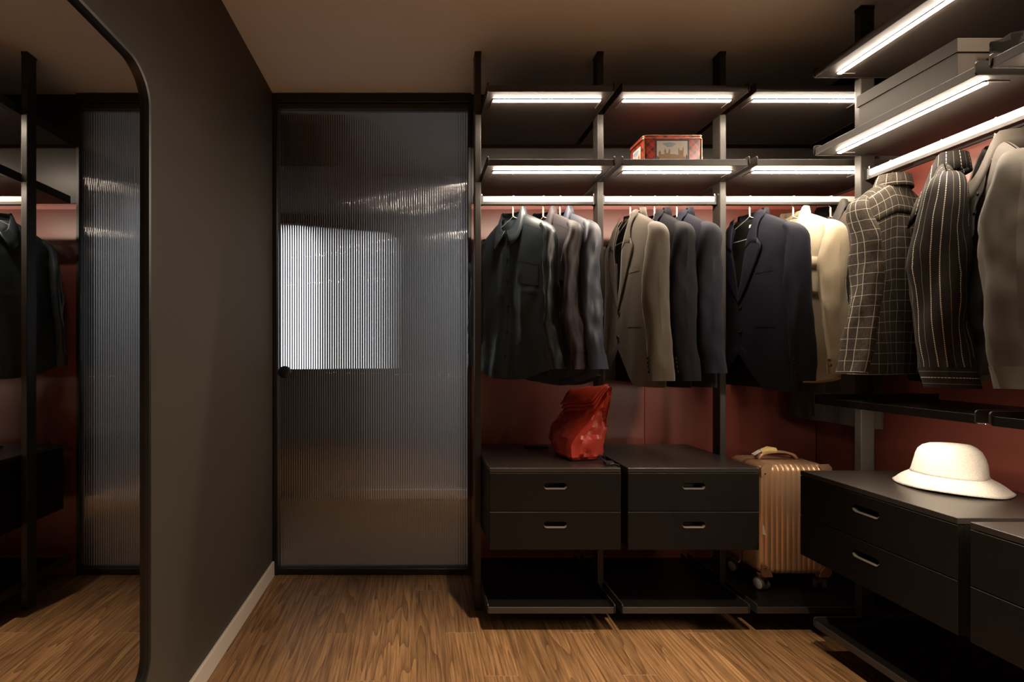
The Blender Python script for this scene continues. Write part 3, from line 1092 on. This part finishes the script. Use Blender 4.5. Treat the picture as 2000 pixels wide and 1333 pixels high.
def shirt(label, loc, rz, hl, m, seed, cat='shirt', pocket=None, nb=6, col=None, bm='button', **p):
    p.setdefault('group', 'clothes on the rails')
    g = Garment('hanging_shirt', label, cat, loc, rz, m=m, seed=seed, **p)
    g.body()
    g.collar(**(col or {}))
    for sg in (-1, 1):
        g.sleeve(sg)
    g.patch('placket', [(0.02 + k * (g.L - 0.03) / 24, -0.016, 0.02 + k * (g.L - 0.03) / 24, 0.016) for k in range(25)], off=0.0020, n=4, thick=0.0010)
    for k in range(nb):
        d = 0.07 + k * (g.L - 0.17) / max(1, nb - 1)
        g.btn(g.front(0.0, d, 0.0045), (0, -1, 0.05), 0.0052, bm)
    g.patch('yoke_seam', [(0.040 + 0.003 * k, -g.ws * 0.92, 0.040 + 0.003 * k, g.ws * 0.92) for k in range(2)], off=0.0012, n=30, thick=0.0006, side=-1)
    if pocket:
        d0, x0, x1, hh = pocket
        pk = g.patch('pocket', [(d0 + hh * k / 8, x0, d0 + hh * k / 8, x1) for k in range(9)], off=0.0016, n=8, thick=0.0004)
        g.patch('pocket_hem', [(d0 + 0.018 * k, x0, d0 + 0.018 * k, x1) for k in range(2)], off=0.0022, n=8, thick=0.0003, parent=pk)
    hanger(hl, loc, rz)
    return g


# three shirts nearest the door
D = math.radians
shirt('slate satin shirt at the front, nearest the glass door', (0.422, RY, RT), D(-57), 'white wire hanger of the slate satin shirt', 'satin_teal', 1.3,
      L=0.705, pocket=(0.19, 0.065, 0.165, 0.11), fold=0.012, tail=0.055, wr=0.006, slR=dict(y=0.006, spread=0.012), slL=dict(y=0.0, spread=0.03), sr0=0.042, sr1=0.034, col=dict(tip=0.072), creases=(0.47, 0.84))
shirt('plum flecked shirt between the slate and the blue shirt', (0.553, RY, RT), D(-66), 'white wire hanger of the plum flecked shirt', 'purple', 2.6,
      L=0.715, pocket=(0.16, 0.05, 0.15, 0.12), wr=0.006, fold=0.007, b=0.028, bh=0.034, col=dict(tip=0.080), creases=(0.40, 0.62), slR=dict(y=-0.02, spread=0.02))
shirt('blue cotton shirt behind the plum one, beside the upright', (0.626, RY, RT), D(-69), 'white wire hanger of the blue cotton shirt', 'blue_cotton', 3.7,
      L=0.73, fold=0.007, wr=0.005, b=0.028, bh=0.034, slR=dict(y=-0.015, spread=0.035), col=dict(tip=0.060))


def jacket(label, loc, rz, hl, m, seed, vd=0.36, nbtn=2, name='hanging_blazer', cat='blazer', sleeve_btn=4, chest=True, **p):
    kw = dict(L=0.725, ws=0.222, wc=0.205, wh=0.235, b=0.046, bh=0.052, sd=0.098, fold=0.006, kf=15, wr=0.003, tail=0.0, sr0=0.055, sr1=0.045, sfl=0.50,
              sl=0.63, spread=0.012, sbend=0.012, sfold=0.004, vdepth=vd, vw=0.060, cut=0.15, cuff=0.0, capu=0.42, group='clothes on the rails', sy=-0.01)
    kw.update(p)
    g = Garment(name, label, cat, loc, rz, m=m, seed=seed, **kw)
    g.body()
    for sg in (-1, 1):
        g.sleeve(sg, cuff=False, btn=sleeve_btn)
    # lapels and notched collar
    K = 14
    d1 = 0.125
    for sg in (-1, 1):
        rows = []
        for k in range(K + 1):
            d = d1 + (vd + 0.012 - d1) * k / K
            xi = max(-0.004, g.xin(d) - 0.006)
            w = min(1.0, (d - d1) / (vd - d1))
            xo = xi + 0.004 + 0.084 * (1 - w) ** 0.75 * (0.62 + 0.38 * smooth(0.0, 0.10, w))
            rows.append((d, sg * xi, d - 0.022 * (1 - w) ** 2, sg * xo))
        g.patch('lapel', rows, off=0.0075, n=6, thick=0.0022)
        rows = []
        for k in range(9):
            d = -0.012 + (d1 + 0.004 + 0.012) * k / 8
            xi = max(0.0, g.xin(max(0, d)) - 0.006)
            xo = xi + 0.040 + 0.016 * smooth(0.4, 1.0, k / 8)
            rows.append((d, sg * xi, d - 0.004, sg * xo))
        g.patch('collar', rows, off=0.0095, n=6, thick=0.0022)
    # collar round the back of the neck
    q = MB()
    rows = []
    for i in range(17):
        a = PI * i / 16
        b = Vector((g.wn * 0.99 * math.cos(a), 0.004 + 0.045 * math.sin(a) ** 0.8, g.zn - 0.004 + 0.002 * math.sin(a)))
        u = b + Vector((0, 0, 0.022 + 0.008 * math.sin(a)))
        o = Vector((math.cos(a), math.sin(a), 0))
        rows.append([b, u - o * 0.003, u + o * 0.006, b + o * 0.014 + Vector((0, 0, -0.022))])
    q.grid(rows)
    q.build('collar_back', m, g.t, smooth=True, solid=0.003, angle=1.2)
    g.patch('label', [(0.028, -0.025, 0.028, 0.025), (0.042, -0.025, 0.042, 0.025)], 'tag', off=-0.014, n=4, thick=0.0006, side=1)
    for k in range(nbtn):
        g.btn(g.front(0.004, vd + 0.02 + 0.105 * k, 0.003), (0, -1, 0), 0.0095)
    if chest:
        g.patch('breast_pocket', [(0.235, 0.075, 0.213, 0.150), (0.258, 0.078, 0.236, 0.152)], off=0.0018, n=8, thick=0.0005)
        for sg in (-1, 1):
            g.patch('pocket_flap', [(0.475, sg * 0.075, 0.470, sg * 0.165), (0.483, sg * 0.075, 0.478, sg * 0.166)], off=0.0020, n=8, thick=0.0006)
    hanger(hl, loc, rz)
    return g


jacket('taupe wool blazer, leftmost of the three blazers', (0.931, RY, RT), D(-88), 'white wire hanger of the taupe blazer', 'olive', 4.4, vd=0.40)
jacket('midnight wool blazer between the taupe and the navy blazer', (1.036, RY, RT), D(-89), 'white wire hanger of the midnight blazer', 'midnight', 5.1)
jacket('navy wool blazer, rightmost of the three blazers, with sleeve buttons', (1.133, RY, RT), D(-88), 'white wire hanger of the rightmost navy blazer', 'navy', 6.3,
       slR=dict(len=0.60, bk=0.70))
jacket('navy suit jacket with wide lapels beside the cream overshirt', (1.449, RY, RT), D(-84), 'white wire hanger of the navy suit jacket', 'navy', 7.2, vd=0.37, L=0.74,
       slR=dict(y=0.0, spread=0.01))

g = Garment('hanging_overshirt', 'cream overshirt with flap pocket and brown buttons', 'shirt', (1.638, RY, RT), D(-88), m='cream', seed=8.4, L=0.72, ws=0.200, wc=0.195, wh=0.205,
            b=0.046, fold=0.008, kf=16, tail=0.03, sr0=0.058, sr1=0.046, sl=0.62, cuff=0.06, spread=0.012, group='clothes on the rails')
g.body()
g.collar(tip=0.080, spreadx=0.030, back=0.05)
for sg in (-1, 1):
    g.sleeve(sg, btn=2, bm='button_brown')
g.patch('placket', [(0.02 + k * 0.68 / 20, -0.02, 0.02 + k * 0.68 / 20, 0.02) for k in range(21)], off=0.003, n=4)
for k in range(6):
    g.btn(g.front(0.0, 0.08 + 0.11 * k, 0.005), (0, -1, 0), 0.008, 'button_brown')
pk = g.patch('pocket', [(0.20 + 0.15 * k / 8, 0.065, 0.19 + 0.15 * k / 8, 0.165) for k in range(9)], off=0.004, n=8)
g.patch('pocket_flap', [(0.185, 0.062, 0.170, 0.168), (0.215, 0.062, 0.200, 0.168), (0.240, 0.070, 0.222, 0.165)], off=0.009, n=8, parent=pk)
g.btn(g.front(0.112, 0.215, 0.012), (0, -1, 0), 0.009, 'button_brown', pk)
g.patch('side_pocket', [(0.40, 0.115, 0.40, 0.122), (0.56, 0.120, 0.56, 0.127)], off=0.003, n=3)
hanger('white wire hanger of the cream overshirt', (1.638, RY, RT), D(-88))

g = Garment('hanging_coat', 'long charcoal coat with ribbed collar in the far corner', 'coat', (1.800, RY, RT), D(-90), m='charcoal', seed=9.3, L=0.90, ws=0.20, wc=0.20, wh=0.22,
            b=0.055, tail=0.0, cuff=0.05, sl=0.62, sr0=0.065, sr1=0.05, spread=0.005, group='clothes on the rails', zn=-0.075)
g.body()
g.collar(m='rib', tip=0.05, back=0.035, hgt=0.05)
for sg in (-1, 1):
    g.sleeve(sg)
g.patch('placket', [(0.02 + k * 0.86 / 20, -0.02, 0.02 + k * 0.86 / 20, 0.02) for k in range(21)], off=0.003, n=4)
hanger('white wire hanger of the long charcoal coat', (1.800, RY, RT), D(-90))

# right-hand rail
g = Garment('hanging_shirt', 'grey windowpane plaid overshirt seen from the back', 'shirt', (RXR, 1.63, RT), D(180 + 19), m='plaid', seed=10.7, L=0.665, ws=0.205, wc=0.19, wh=0.205,
            b=0.05, bh=0.055, fold=0.008, kf=18, tail=0.0, sr0=0.040, sr1=0.042, sl=0.605, cuff=0.0, capu=0.38, group='clothes on the rails', spread=0.045, sfold=0.005,
            slL=dict(spread=0.0, y=0.01), slR=dict(spread=0.085, y=0.03, bend=-0.015))
g.body()
g.collar(tip=0.06, back=0.045)
for sg in (-1, 1):
    g.sleeve(sg, cuff=False)
g.patch('yoke', [(0.012 + 0.10 * k / 6, -0.185, 0.012 + 0.10 * k / 6, 0.185) for k in range(7)], off=0.002, n=24, side=1)
hanger('white wire hanger of the plaid overshirt', (RXR, 1.63, RT), D(180 + 19))

g = shirt('black rope-striped shirt between the plaid and the brown-grey shirt', (RXR, 1.475, RT), D(-135), 'white wire hanger of the rope-striped shirt', 'stripe', 11.5,
          L=0.63, ws=0.20, fold=0.010, tail=0.03, capu=0.5, sr0=0.066, sr1=0.052, sl=0.64, slR=dict(y=0.0, spread=0.02), neckd=0.085, col=dict(tip=0.085, back=0.056, front_drop=0.112, rx=0.070, ry=0.058))
g = shirt('brown-grey cotton shirt at the right edge of the picture', (RXR, 1.337, RT), D(-130), 'white wire hanger of the brown-grey shirt', 'greige', 12.2,
          L=0.66, ws=0.21, fold=0.010, tail=0.03, capu=0.55, sr0=0.064, sr1=0.048, sl=0.63, slR=dict(y=0.0, spread=0.02), neckd=0.085, col=dict(tip=0.085, back=0.056, front_drop=0.112, rx=0.070, ry=0.058))

# ------------------------------------------------------------------ lidded box, film bag, tartan tin
HB = 1.838 + 0.016
t = thing('storage_box', 'grey-brown lidded cardboard box on the right-hand shelf', 'box', (1.512, 1.286, HB), 0)
bw, bl, bh = 0.40, 0.295, 0.130
bx('box_body', (0.004, 0.004, 0.0), (bw - 0.004, bl - 0.004, bh - 0.006), 'carton', t, bevel=0.0015)
q = MB()
q.box((0, 0, bh - 0.004), (bw, bl, bh))
q.box((0, 0, bh - 0.038), (0.003, bl, bh - 0.004))
q.box((bw - 0.003, 0, bh - 0.038), (bw, bl, bh - 0.004))
q.box((0.003, 0, bh - 0.038), (bw - 0.003, 0.003, bh - 0.004))
q.box((0.003, bl - 0.003, bh - 0.038), (bw - 0.003, bl, bh - 0.004))
q.build('lid', 'carton', t)

q = MB()
rows = []
for i in range(15):
    th = PI * i / 14
    r = []
    for k in range(24):
        ph = 2 * PI * k / 24
        p = Vector((0.085 * math.sin(th) * math.cos(ph), 0.026 * math.sin(th) * math.sin(ph), 0.062 - 0.062 * math.cos(th)))
        nn = noise.noise(p * 38 + Vector((3, 1, 7)))
        p *= 1 + 0.0 * nn
        p += Vector((math.cos(ph) * 0.034, math.sin(ph) * 0.010, 0.022)) * nn * math.sin(th)
        p.z = max(0.0005, p.z)
        r.append(p)
    rows.append(r)
q.grid(rows, closed=True)
o = q.build('plastic_pouch', 'gloss_black', smooth=True, angle=0.3)
o.location = (1.655, 1.255, HB)
tag(o, 'crumpled glossy black plastic pouch beside the lidded box', 'pouch')

t = thing('biscuit_tin', 'red tartan tin with a castle picture on the shelf', 'tin', (0.925, 1.868, HB), 0)
tw, td, tz = 0.236, 0.125, 0.136
q = MB()
q.prism(rrect(0, tw, 0, td, 0.012, 5), lambda p: (p[0], p[1], 0.0), lambda p: (p[0], p[1], tz - 0.012))
q.build('tin_body', 'tartan', t, smooth=True)
q = MB()
o2 = rrect(-0.002, tw + 0.002, -0.002, td + 0.002, 0.014, 5)
o3 = rrect(0.004, tw - 0.004, 0.004, td - 0.004, 0.010, 5)
q.grid([[(x, y, tz - 0.014) for x, y in o2], [(x, y, tz - 0.003) for x, y in o2], [(x, y, tz) for x, y in o3]], closed=True)
q.cap([2 * len(o3) + i for i in range(len(o3))])
ld = q.build('lid', 'tartan', t, smooth=True)
for z in (tz - 0.014, tz - 0.003):
    q = MB()
    q.tube([(x, y, z) for x, y in rrect(-0.003, tw + 0.003, -0.003, td + 0.003, 0.015, 5)] + [(tw + 0.003, td - 0.012, z)], 0.0014, 6)
    q.build('rim', 'gold', ld, smooth=True)
for x in (0.001, tw - 0.001):
    bx('corner_edge', (x - 0.0014, -0.001, 0.0), (x + 0.0014, 0.004, tz - 0.014), 'gold', t)


def picture(o, ex, ez, w, h):
    """framed print: a pale castle under clouds, flat on the tin"""
    o, ex, ez = Vector(o), Vector(ex), Vector(ez)
    nrm = ex.cross(ez)

    def pl(name, poly, m, k, parent):
        q = MB()
        q.prism(poly, lambda p: o + ex * p[0] + ez * p[1], lambda p: o + ex * p[0] + ez * p[1] + nrm * (0.0004 * k))
        return q.build(name, m, parent)
    fr = pl('picture', [(0, 0), (w, 0), (w, h), (0, h)], 'tin_black', 1, t)
    b = w * 0.05
    pl('print', [(b, 0.004), (w - b, 0.004), (w - b, h - b), (b, h - b)], 'print_sky', 2, fr)
    pl('print', [(w * .42 + .024 * math.cos(a) * (1 + .3 * math.sin(3 * a)), h * .80 + .010 * math.sin(a)) for a in [2 * PI * k / 16 for k in range(16)]], 'print_blue', 3, fr)
    base = 0.006
    sil = [(w * .10, base)]
    y0 = h * .34
    x = w * .10
    for k, (ww, hh, tip) in enumerate(((.07, .44, 1), (.10, .38, 0), (.05, .50, 1), (.07, .42, 0), (.05, .50, 1), (.16, .38, 0), (.08, .36, 0), (.03, .54, 1), (.09, .52, 0), (.03, .56, 1), (.05, .30, 0))):
        hh += 0.07
        sil.append((x, h * hh))
        if tip:
            sil.append((x + w * ww / 2, h * (hh + .09)))
        x += w * ww
        sil.append((x, h * hh))
    sil.append((x, base))
    pl('print', sil, 'print_stone', 3.5, fr)
    pl('print', [(w * .055, base), (w * .13, base), (w * .12, h * .30), (w * .055, h * .40)], 'print_green', 4, fr)
    pl('print', [(w * .88, base), (w * .945, base), (w * .945, h * .38), (w * .92, h * .46), (w * .89, h * .30)], 'print_green', 4, fr)


picture((0.045, -0.0002, 0.008), (1, 0, 0), (0, 0, 1), 0.138, 0.110)
picture((-0.0002, td - 0.028, 0.008), (0, -1, 0), (0, 0, 1), 0.075, 0.098)

# ------------------------------------------------------------------ red roll-top bag on the first cabinet
CT = 0.668
t = thing('roll_top_bag', 'red tarpaulin roll-top bag slumped on the left drawers', 'bag', (0.655, 1.905, CT + 0.0005), 0)
BO = Vector((0.655, 1.905, 0))


def bq(x, y, z):
    return Vector((x, y, z)) - BO


# rings: near corner A, right corner C, rear corner D, left corner B
rings = [(0.000, (0.632, 1.862), (0.752, 1.892), (0.735, 2.060), (0.630, 2.035)),
         (0.018, (0.624, 1.852), (0.758, 1.882), (0.742, 2.066), (0.610, 2.045)),
         (0.060, (0.625, 1.850), (0.766, 1.878), (0.752, 2.070), (0.592, 2.055)),
         (0.105, (0.646, 1.848), (0.772, 1.872), (0.758, 2.060), (0.596, 2.058)),
         (0.150, (0.684, 1.848), (0.778, 1.866), (0.756, 2.045), (0.622, 2.050)),
         (0.200, (0.724, 1.848), (0.783, 1.858), (0.742, 2.030), (0.652, 2.035)),
         (0.250, (0.756, 1.847), (0.785, 1.852), (0.720, 2.018), (0.680, 2.018)),
         (0.300, (0.777, 1.845), (0.787, 1.848), (0.700, 2.008), (0.690, 2.006))]
q = MB()
rows = []
ns = 14
fine = []
for i in range(len(rings) - 1):
    for k in range(3):
        w = k / 3
        fine.append((i + w, rings[i][0] * (1 - w) + rings[i + 1][0] * w, *[tuple(a_ * (1 - w) + b_ * w for a_, b_ in zip(p, r_)) for p, r_ in zip(rings[i][1:], rings[i + 1][1:])]))
fine.append((len(rings) - 1, *rings[-1]))
for (i, z, A, Cc, Dd, Bb) in fine:
    r = []
    P4 = [A, Cc, Dd, Bb]
    for e in range(4):
        p0, p1 = Vector((*P4[e], 0)), Vector((*P4[(e + 1) % 4], 0))
        out = Vector(((p1 - p0).y, -(p1 - p0).x, 0)).normalized()
        for k in range(ns):
            u = k / ns
            p = p0.lerp(p1, u)
            mid = 4 * u * (1 - u)
            if e == 0 and i >= 3:
                p -= out * mid * 0.030 * smooth(0.08, 0.22, z) * (0.4 if i > 5 else 1)      # gusset folded inwards
            elif 0 < i < 6:
                p += out * mid * (0.012 if e == 0 else 0.003 if e == 1 else 0.018)
            cr = noise.noise(p * 17 + Vector((0, 0, z * 19))) * 0.008 + (0.5 - abs(noise.noise(p * 24 + Vector((3, 0, z * 22))))) * 0.016 + (0.5 - abs(noise.noise(p * 52 + Vector((1, 4, z * 44))))) * 0.007 - 0.006
            if 0 < i < 7:
                p += out * cr
            zz = z + (-0.028 * u if e == 1 else -0.028 if e == 2 else -0.028 * (1 - u) if e == 3 else 0) * smooth(0.1, 0.3, z)
            r.append(bq(p.x, p.y, zz))
    rows.append(r)
o0 = q.grid(rows, closed=True)
nb = 4 * ns
q.cap([o0 + k for k in range(nb)], True)
q.cap([o0 + (len(fine) - 1) * nb + k for k in range(nb)])
bag = q.build('bag_body', 'red_tarp', t, smooth=True, angle=0.42)
# closure rolled over and folded down along the left face
for j in range(3):
    q = MB()
    gr = []
    lo = 0.212 + 0.012 * j
    for k in range(8):
        w = k / 7
        z = 0.303 + 0.004 * j - (0.303 - lo) * w
        off = 0.006 + 0.006 * j + 0.012 * math.sin(PI * min(1, w * 1.3)) * 0.4
        na, fa = Vector((0.780 - 0.062 * w, 1.842, 0)), Vector((0.690 - 0.044 * w, 2.012, 0))
        d = (fa - na).normalized()
        o = Vector((-d.y, d.x, 0))
        if o.x > 0:
            o = -o
        gr.append([bq(*((na.lerp(fa, v / 12) + o * (off + 0.003 * noise.noise(Vector((v * .7, k * .6, j))))).to_tuple()[:2]), z - 0.030 * (v / 12) + 0.002 * math.sin(v * 0.9 + j)) for v in range(13)])
    q.grid(gr)
    q.build('roll_flap', 'red_tarp', t, smooth=True, solid=0.0032, angle=0.6)
q = MB()
q.tube([bq(0.748 - 0.03 * w, 1.90, 0.300 - 0.085 * w) + Vector((-0.022, 0, 0)) for w in (0, .2, .4, .6, .8, 1)], 0.0015, 6)
q.build('seam_cord', 'webbing', t, smooth=True)
# side strap with buckle, hanging into the gap between the cabinets
sx, sy = 0.098, -0.078
q = MB()
path = [(0.066, -0.094, 0.030), (0.080, -0.104, 0.022), (0.092, -0.108, 0.010), (0.106, -0.112, 0.006), (0.120, -0.118, 0.006), (0.1335, -0.124, 0.003),
        (0.1375, -0.126, -0.012), (0.1385, -0.126, -0.040), (0.1385, -0.126, -0.085), (0.1382, -0.126, -0.110)]
gr = []
for p in path:
    gr.append([(p[0] - 0.004, p[1] - 0.004, p[2]), (p[0], p[1] + 0.006, p[2] + 0.0003)])
q.grid(gr)
q.build('strap', 'webbing', t, solid=0.0016)
bk = bx('buckle', (0.078, -0.128, 0.003), (0.112, -0.100, 0.016), 'buckle', t, bevel=0.003, seg=2)
q = MB()
q.tube([(0.094, -0.129, 0.008), (0.108, -0.1285, 0.010)], 0.0016, 6)
q.build('buckle_bar', 'steel', bk)
q = MB()
gr = []
for k in range(9):
    a = k / 8 * PI
    gr.append([(0.062 + 0.014 * math.cos(a) + 0.012, -0.098 - 0.006 * math.sin(a), 0.020 + 0.016 * math.sin(a)), (0.062 + 0.014 * math.cos(a) + 0.012, -0.086 - 0.006 * math.sin(a), 0.022 + 0.016 * math.sin(a))])
q.grid(gr)
q.build('side_tab', 'webbing', t, solid=0.002)
q = MB()
q.grid([[(-0.155 + 0.012 * k, 0.205, 0.0045 + 0.0 * k), (-0.155 + 0.012 * k, 0.230, 0.0045)] for k in range(10)])
q.build('back_strap', 'webbing', t, solid=0.006)

# ------------------------------------------------------------------ rose gold suitcase
t = thing('suitcase', 'rose gold ribbed cabin suitcase standing on the floor tray', 'suitcase', (1.590, 2.035, 0.086 + 0.0165), D(0))
sw, sdp, z0, z1 = 0.145, 0.105, 0.068, 0.535


def ribp(x):
    if abs(x) > 0.122:
        return 0.0
    u = ((x + 0.122) / 0.02218) % 1.0
    return 0.0055 * math.sin(PI * u) ** 0.5


path = rrect(-sdp, sdp, z0, z1, 0.030, 7)
nrm = []
for k in range(4):
    for j in range(8):
        a = (k + j / 7) * PI / 2
        nrm.append((math.cos(a), math.sin(a)))
q = MB()
cols = []
nx = 120
for i in range(nx + 1):
    x = -sw + 2 * sw * i / nx
    e = min(sw - abs(x), 0.022)
    ins = 0.022 - math.sqrt(max(0.0, 0.022 ** 2 - (0.022 - e) ** 2))
    rb = ribp(x)
    cols.append([(x, p[0] + n_[0] * (rb - ins - 0.005), p[1] + n_[1] * (rb - ins - 0.005)) for p, n_ in zip(path, nrm)])
o0 = q.grid(cols, closed=True)
m_ = len(path)
q.cap([o0 + k for k in range(m_)])
q.cap([o0 + nx * m_ + k for k in range(m_)], True)
sh = q.build('shell', 'rose_gold', t, smooth=True, angle=0.9)
q = MB()
pp = rrect(-sw - 0.001, sw + 0.001, z0 - 0.003, z1 + 0.001, 0.032, 7)
q.grid([[(x, -0.009, z) for x, z in pp], [(x * 1.012, -0.007, z) for x, z in pp], [(x * 1.012, 0.007, z) for x, z in pp], [(x, 0.009, z) for x, z in pp]], closed=True)
q.build('frame_band', 'rose_dark', t, smooth=True)
for sg in (-1, 1):
    for z in (z0, z1):
        up = 1 if z == z0 else -1
        q = MB()
        pts = []
        rows = []
        for (yy, ex) in ((-sdp - 0.004, 0.0), (-sdp - 0.006, 0.002), (-sdp + 0.02, 0.004), (-sdp + 0.05, 0.002)):
            rows.append([(sg * (sw - 0.046), yy, z - up * 0.001), (sg * (sw - 0.012 + ex), yy, z - up * 0.002), (sg * (sw + ex), yy, z + up * 0.012), (sg * (sw + ex), yy, z + up * 0.050), (sg * (sw - 0.020), yy + 0.001, z + up * 0.044), (sg * (sw - 0.040), yy + 0.001, z + up * 0.018)])
        q.grid(rows[1:2] + [[(p[0] - sg * 0.001, p[1] + 0.004, p[2]) for p in rows[1]]], closed=True)
        q.cap([0, 1, 2, 3, 4, 5], sg * up < 0)
        cg = q.build('corner_guard', 'rose_dark' if z == z0 else 'rose_gold', t, solid=0.002)
        q = MB()
        q.tube([(sg * (sw - 0.013), -sdp - 0.006, z + up * 0.036), (sg * (sw - 0.013), -sdp - 0.0095, z + up * 0.036)], 0.003, 10)
        q.build('rivet', 'steel', cg, smooth=True)
# carry handle on top
q = MB()
q.grid([[(-0.085 + 0.17 * k / 14, -0.014, z1 + 0.004 + 0.030 * math.sin(PI * k / 14) ** 0.45) for k in range(15)],
        [(-0.085 + 0.17 * k / 14, 0.014, z1 + 0.004 + 0.030 * math.sin(PI * k / 14) ** 0.45) for k in range(15)]])
q.build('carry_handle', 'rose_gold', t, smooth=True, solid=0.009)
q = MB()
q.tube([(-0.070, -0.004, z1 + 0.034), (-0.045, -0.010, z1 + 0.044), (-0.010, -0.008, z1 + 0.040)], [0.010, 0.014, 0.012], 10)
q.build('tag_wrap', 'tag_yellow', t, smooth=True)
q = MB()
q.grid([[(-0.105, -0.016, z1 + 0.020), (-0.070, -0.016, z1 + 0.040)], [(-0.105, 0.004, z1 + 0.022), (-0.070, 0.004, z1 + 0.042)]])
q.build('paper_tag', 'tag', t, solid=0.001)
q = MB()
q.grid([[(-sw + 0.006, -sdp - 0.0005, 0.245), (-sw + 0.020, -sdp - 0.0055, 0.240)], [(-sw + 0.006, -sdp - 0.0005, 0.285), (-sw + 0.010, -sdp - 0.003, 0.283)]])
q.build('sticker', 'tag', t, solid=0.0006)
for sx in (-1, 1):
    for sy in (-1, 1):
        cx, cy = sx * (sw - 0.022), sy * (sdp - 0.026)
        rzz = D(-35 if sx > 0 else 12)
        c = MB()
        c.lathe([(0.0, 0.070), (0.019, 0.070), (0.017, 0.060), (0.012, 0.052), (0.0, 0.052)], 14, (cx, cy, 0))
        c.box((cx - 0.006, cy - 0.008, 0.024), (cx + 0.006, cy + 0.008, 0.056))
        fk = c.build('caster_fork', 'rose_dark', t, smooth=True)
        for s2 in (-1, 1):
            w = MB()
            ax = Vector((math.cos(rzz), math.sin(rzz), 0))
            up = Vector((0, 0, 1))
            hz = up.cross(ax)
            ctr = Vector((cx, cy, 0.0265)) + ax * s2 * 0.0135
            prof = [(0.012, -0.006), (0.024, -0.006), (0.0265, -0.003), (0.0265, 0.003), (0.024, 0.006), (0.012, 0.006)]
            w.grid([[ctr + ax * h + (up * math.sin(2 * PI * k / 24) + hz * math.cos(2 * PI * k / 24)) * r for k in range(24)] for r, h in prof], closed=True)
            wh = w.build('wheel', 'tyre', t, smooth=True)
            w = MB()
            w.grid([[ctr + ax * h * s2 + (up * math.sin(2 * PI * k / 24) + hz * math.cos(2 * PI * k / 24)) * r for k in range(24)] for r, h in ((0.021, 0.0), (0.021, 0.0068), (0.0195, 0.0075), (0.0, 0.0078))], closed=True)
            w.build('hub', 'hub', wh, smooth=True)
q = MB()
q.tube([(-sw - 0.002, 0.012, 0.10), (-sw - 0.010, 0.004, 0.095), (-sw - 0.016, -0.004, 0.085), (-sw - 0.020, -0.002, 0.078), (-sw - 0.014, 0.006, 0.082)], 0.0025, 6)
q.build('zip_pull', 'steel', t, smooth=True)

# ------------------------------------------------------------------ white hat
hx, hy = 1.728, 1.492
t = thing('bucket_hat', 'white woven bucket hat on the right-hand drawers', 'hat', (hx, hy, CT + 0.0005), D(25))
prof = [(0.004, 0.143), (0.022, 0.1435), (0.045, 0.141), (0.058, 0.1335), (0.069, 0.121), (0.076, 0.103), (0.080, 0.085), (0.083, 0.066), (0.085, 0.052), (0.088, 0.044)]
brim = [(0.092, 0.039), (0.100, 0.034), (0.110, 0.027), (0.120, 0.018), (0.128, 0.009), (0.133, 0.003)]


def hat_rows(pf, isb):
    rows = []
    for r, z in pf:
        row = []
        for k in range(72):
            a = 2 * PI * k / 72
            nn = noise.noise(Vector((math.cos(a) * 1.5, math.sin(a) * 1.5, z * 14)))
            rr = r * (1 + 0.04 * math.cos(2 * a)) + (0.006 * nn if r > 0.05 else 0)
            zz = z
            if isb:
                w = (r - 0.088) / 0.051
                rr += 0.010 * w * math.cos(a)
                zz = max(0.002, z + w * 0.004 * math.sin(2 * a + 1))
            elif z > 0.12:
                zz += 0.006 * math.cos(a + 2.4) * min(1, r / 0.06)
            row.append((rr * math.cos(a), rr * math.sin(a), zz))
        rows.append(row)
    return rows


q = MB()
q.grid(hat_rows(prof, False), closed=True)
q.cap(list(range(72)))
q.build('crown', 'hat', t, smooth=True, solid=0.003, angle=0)
q = MB()
q.grid(hat_rows([(0.087, 0.0445)] + brim, True), closed=True)
q.build('brim', 'hat', t, smooth=True, solid=0.0035, angle=0)
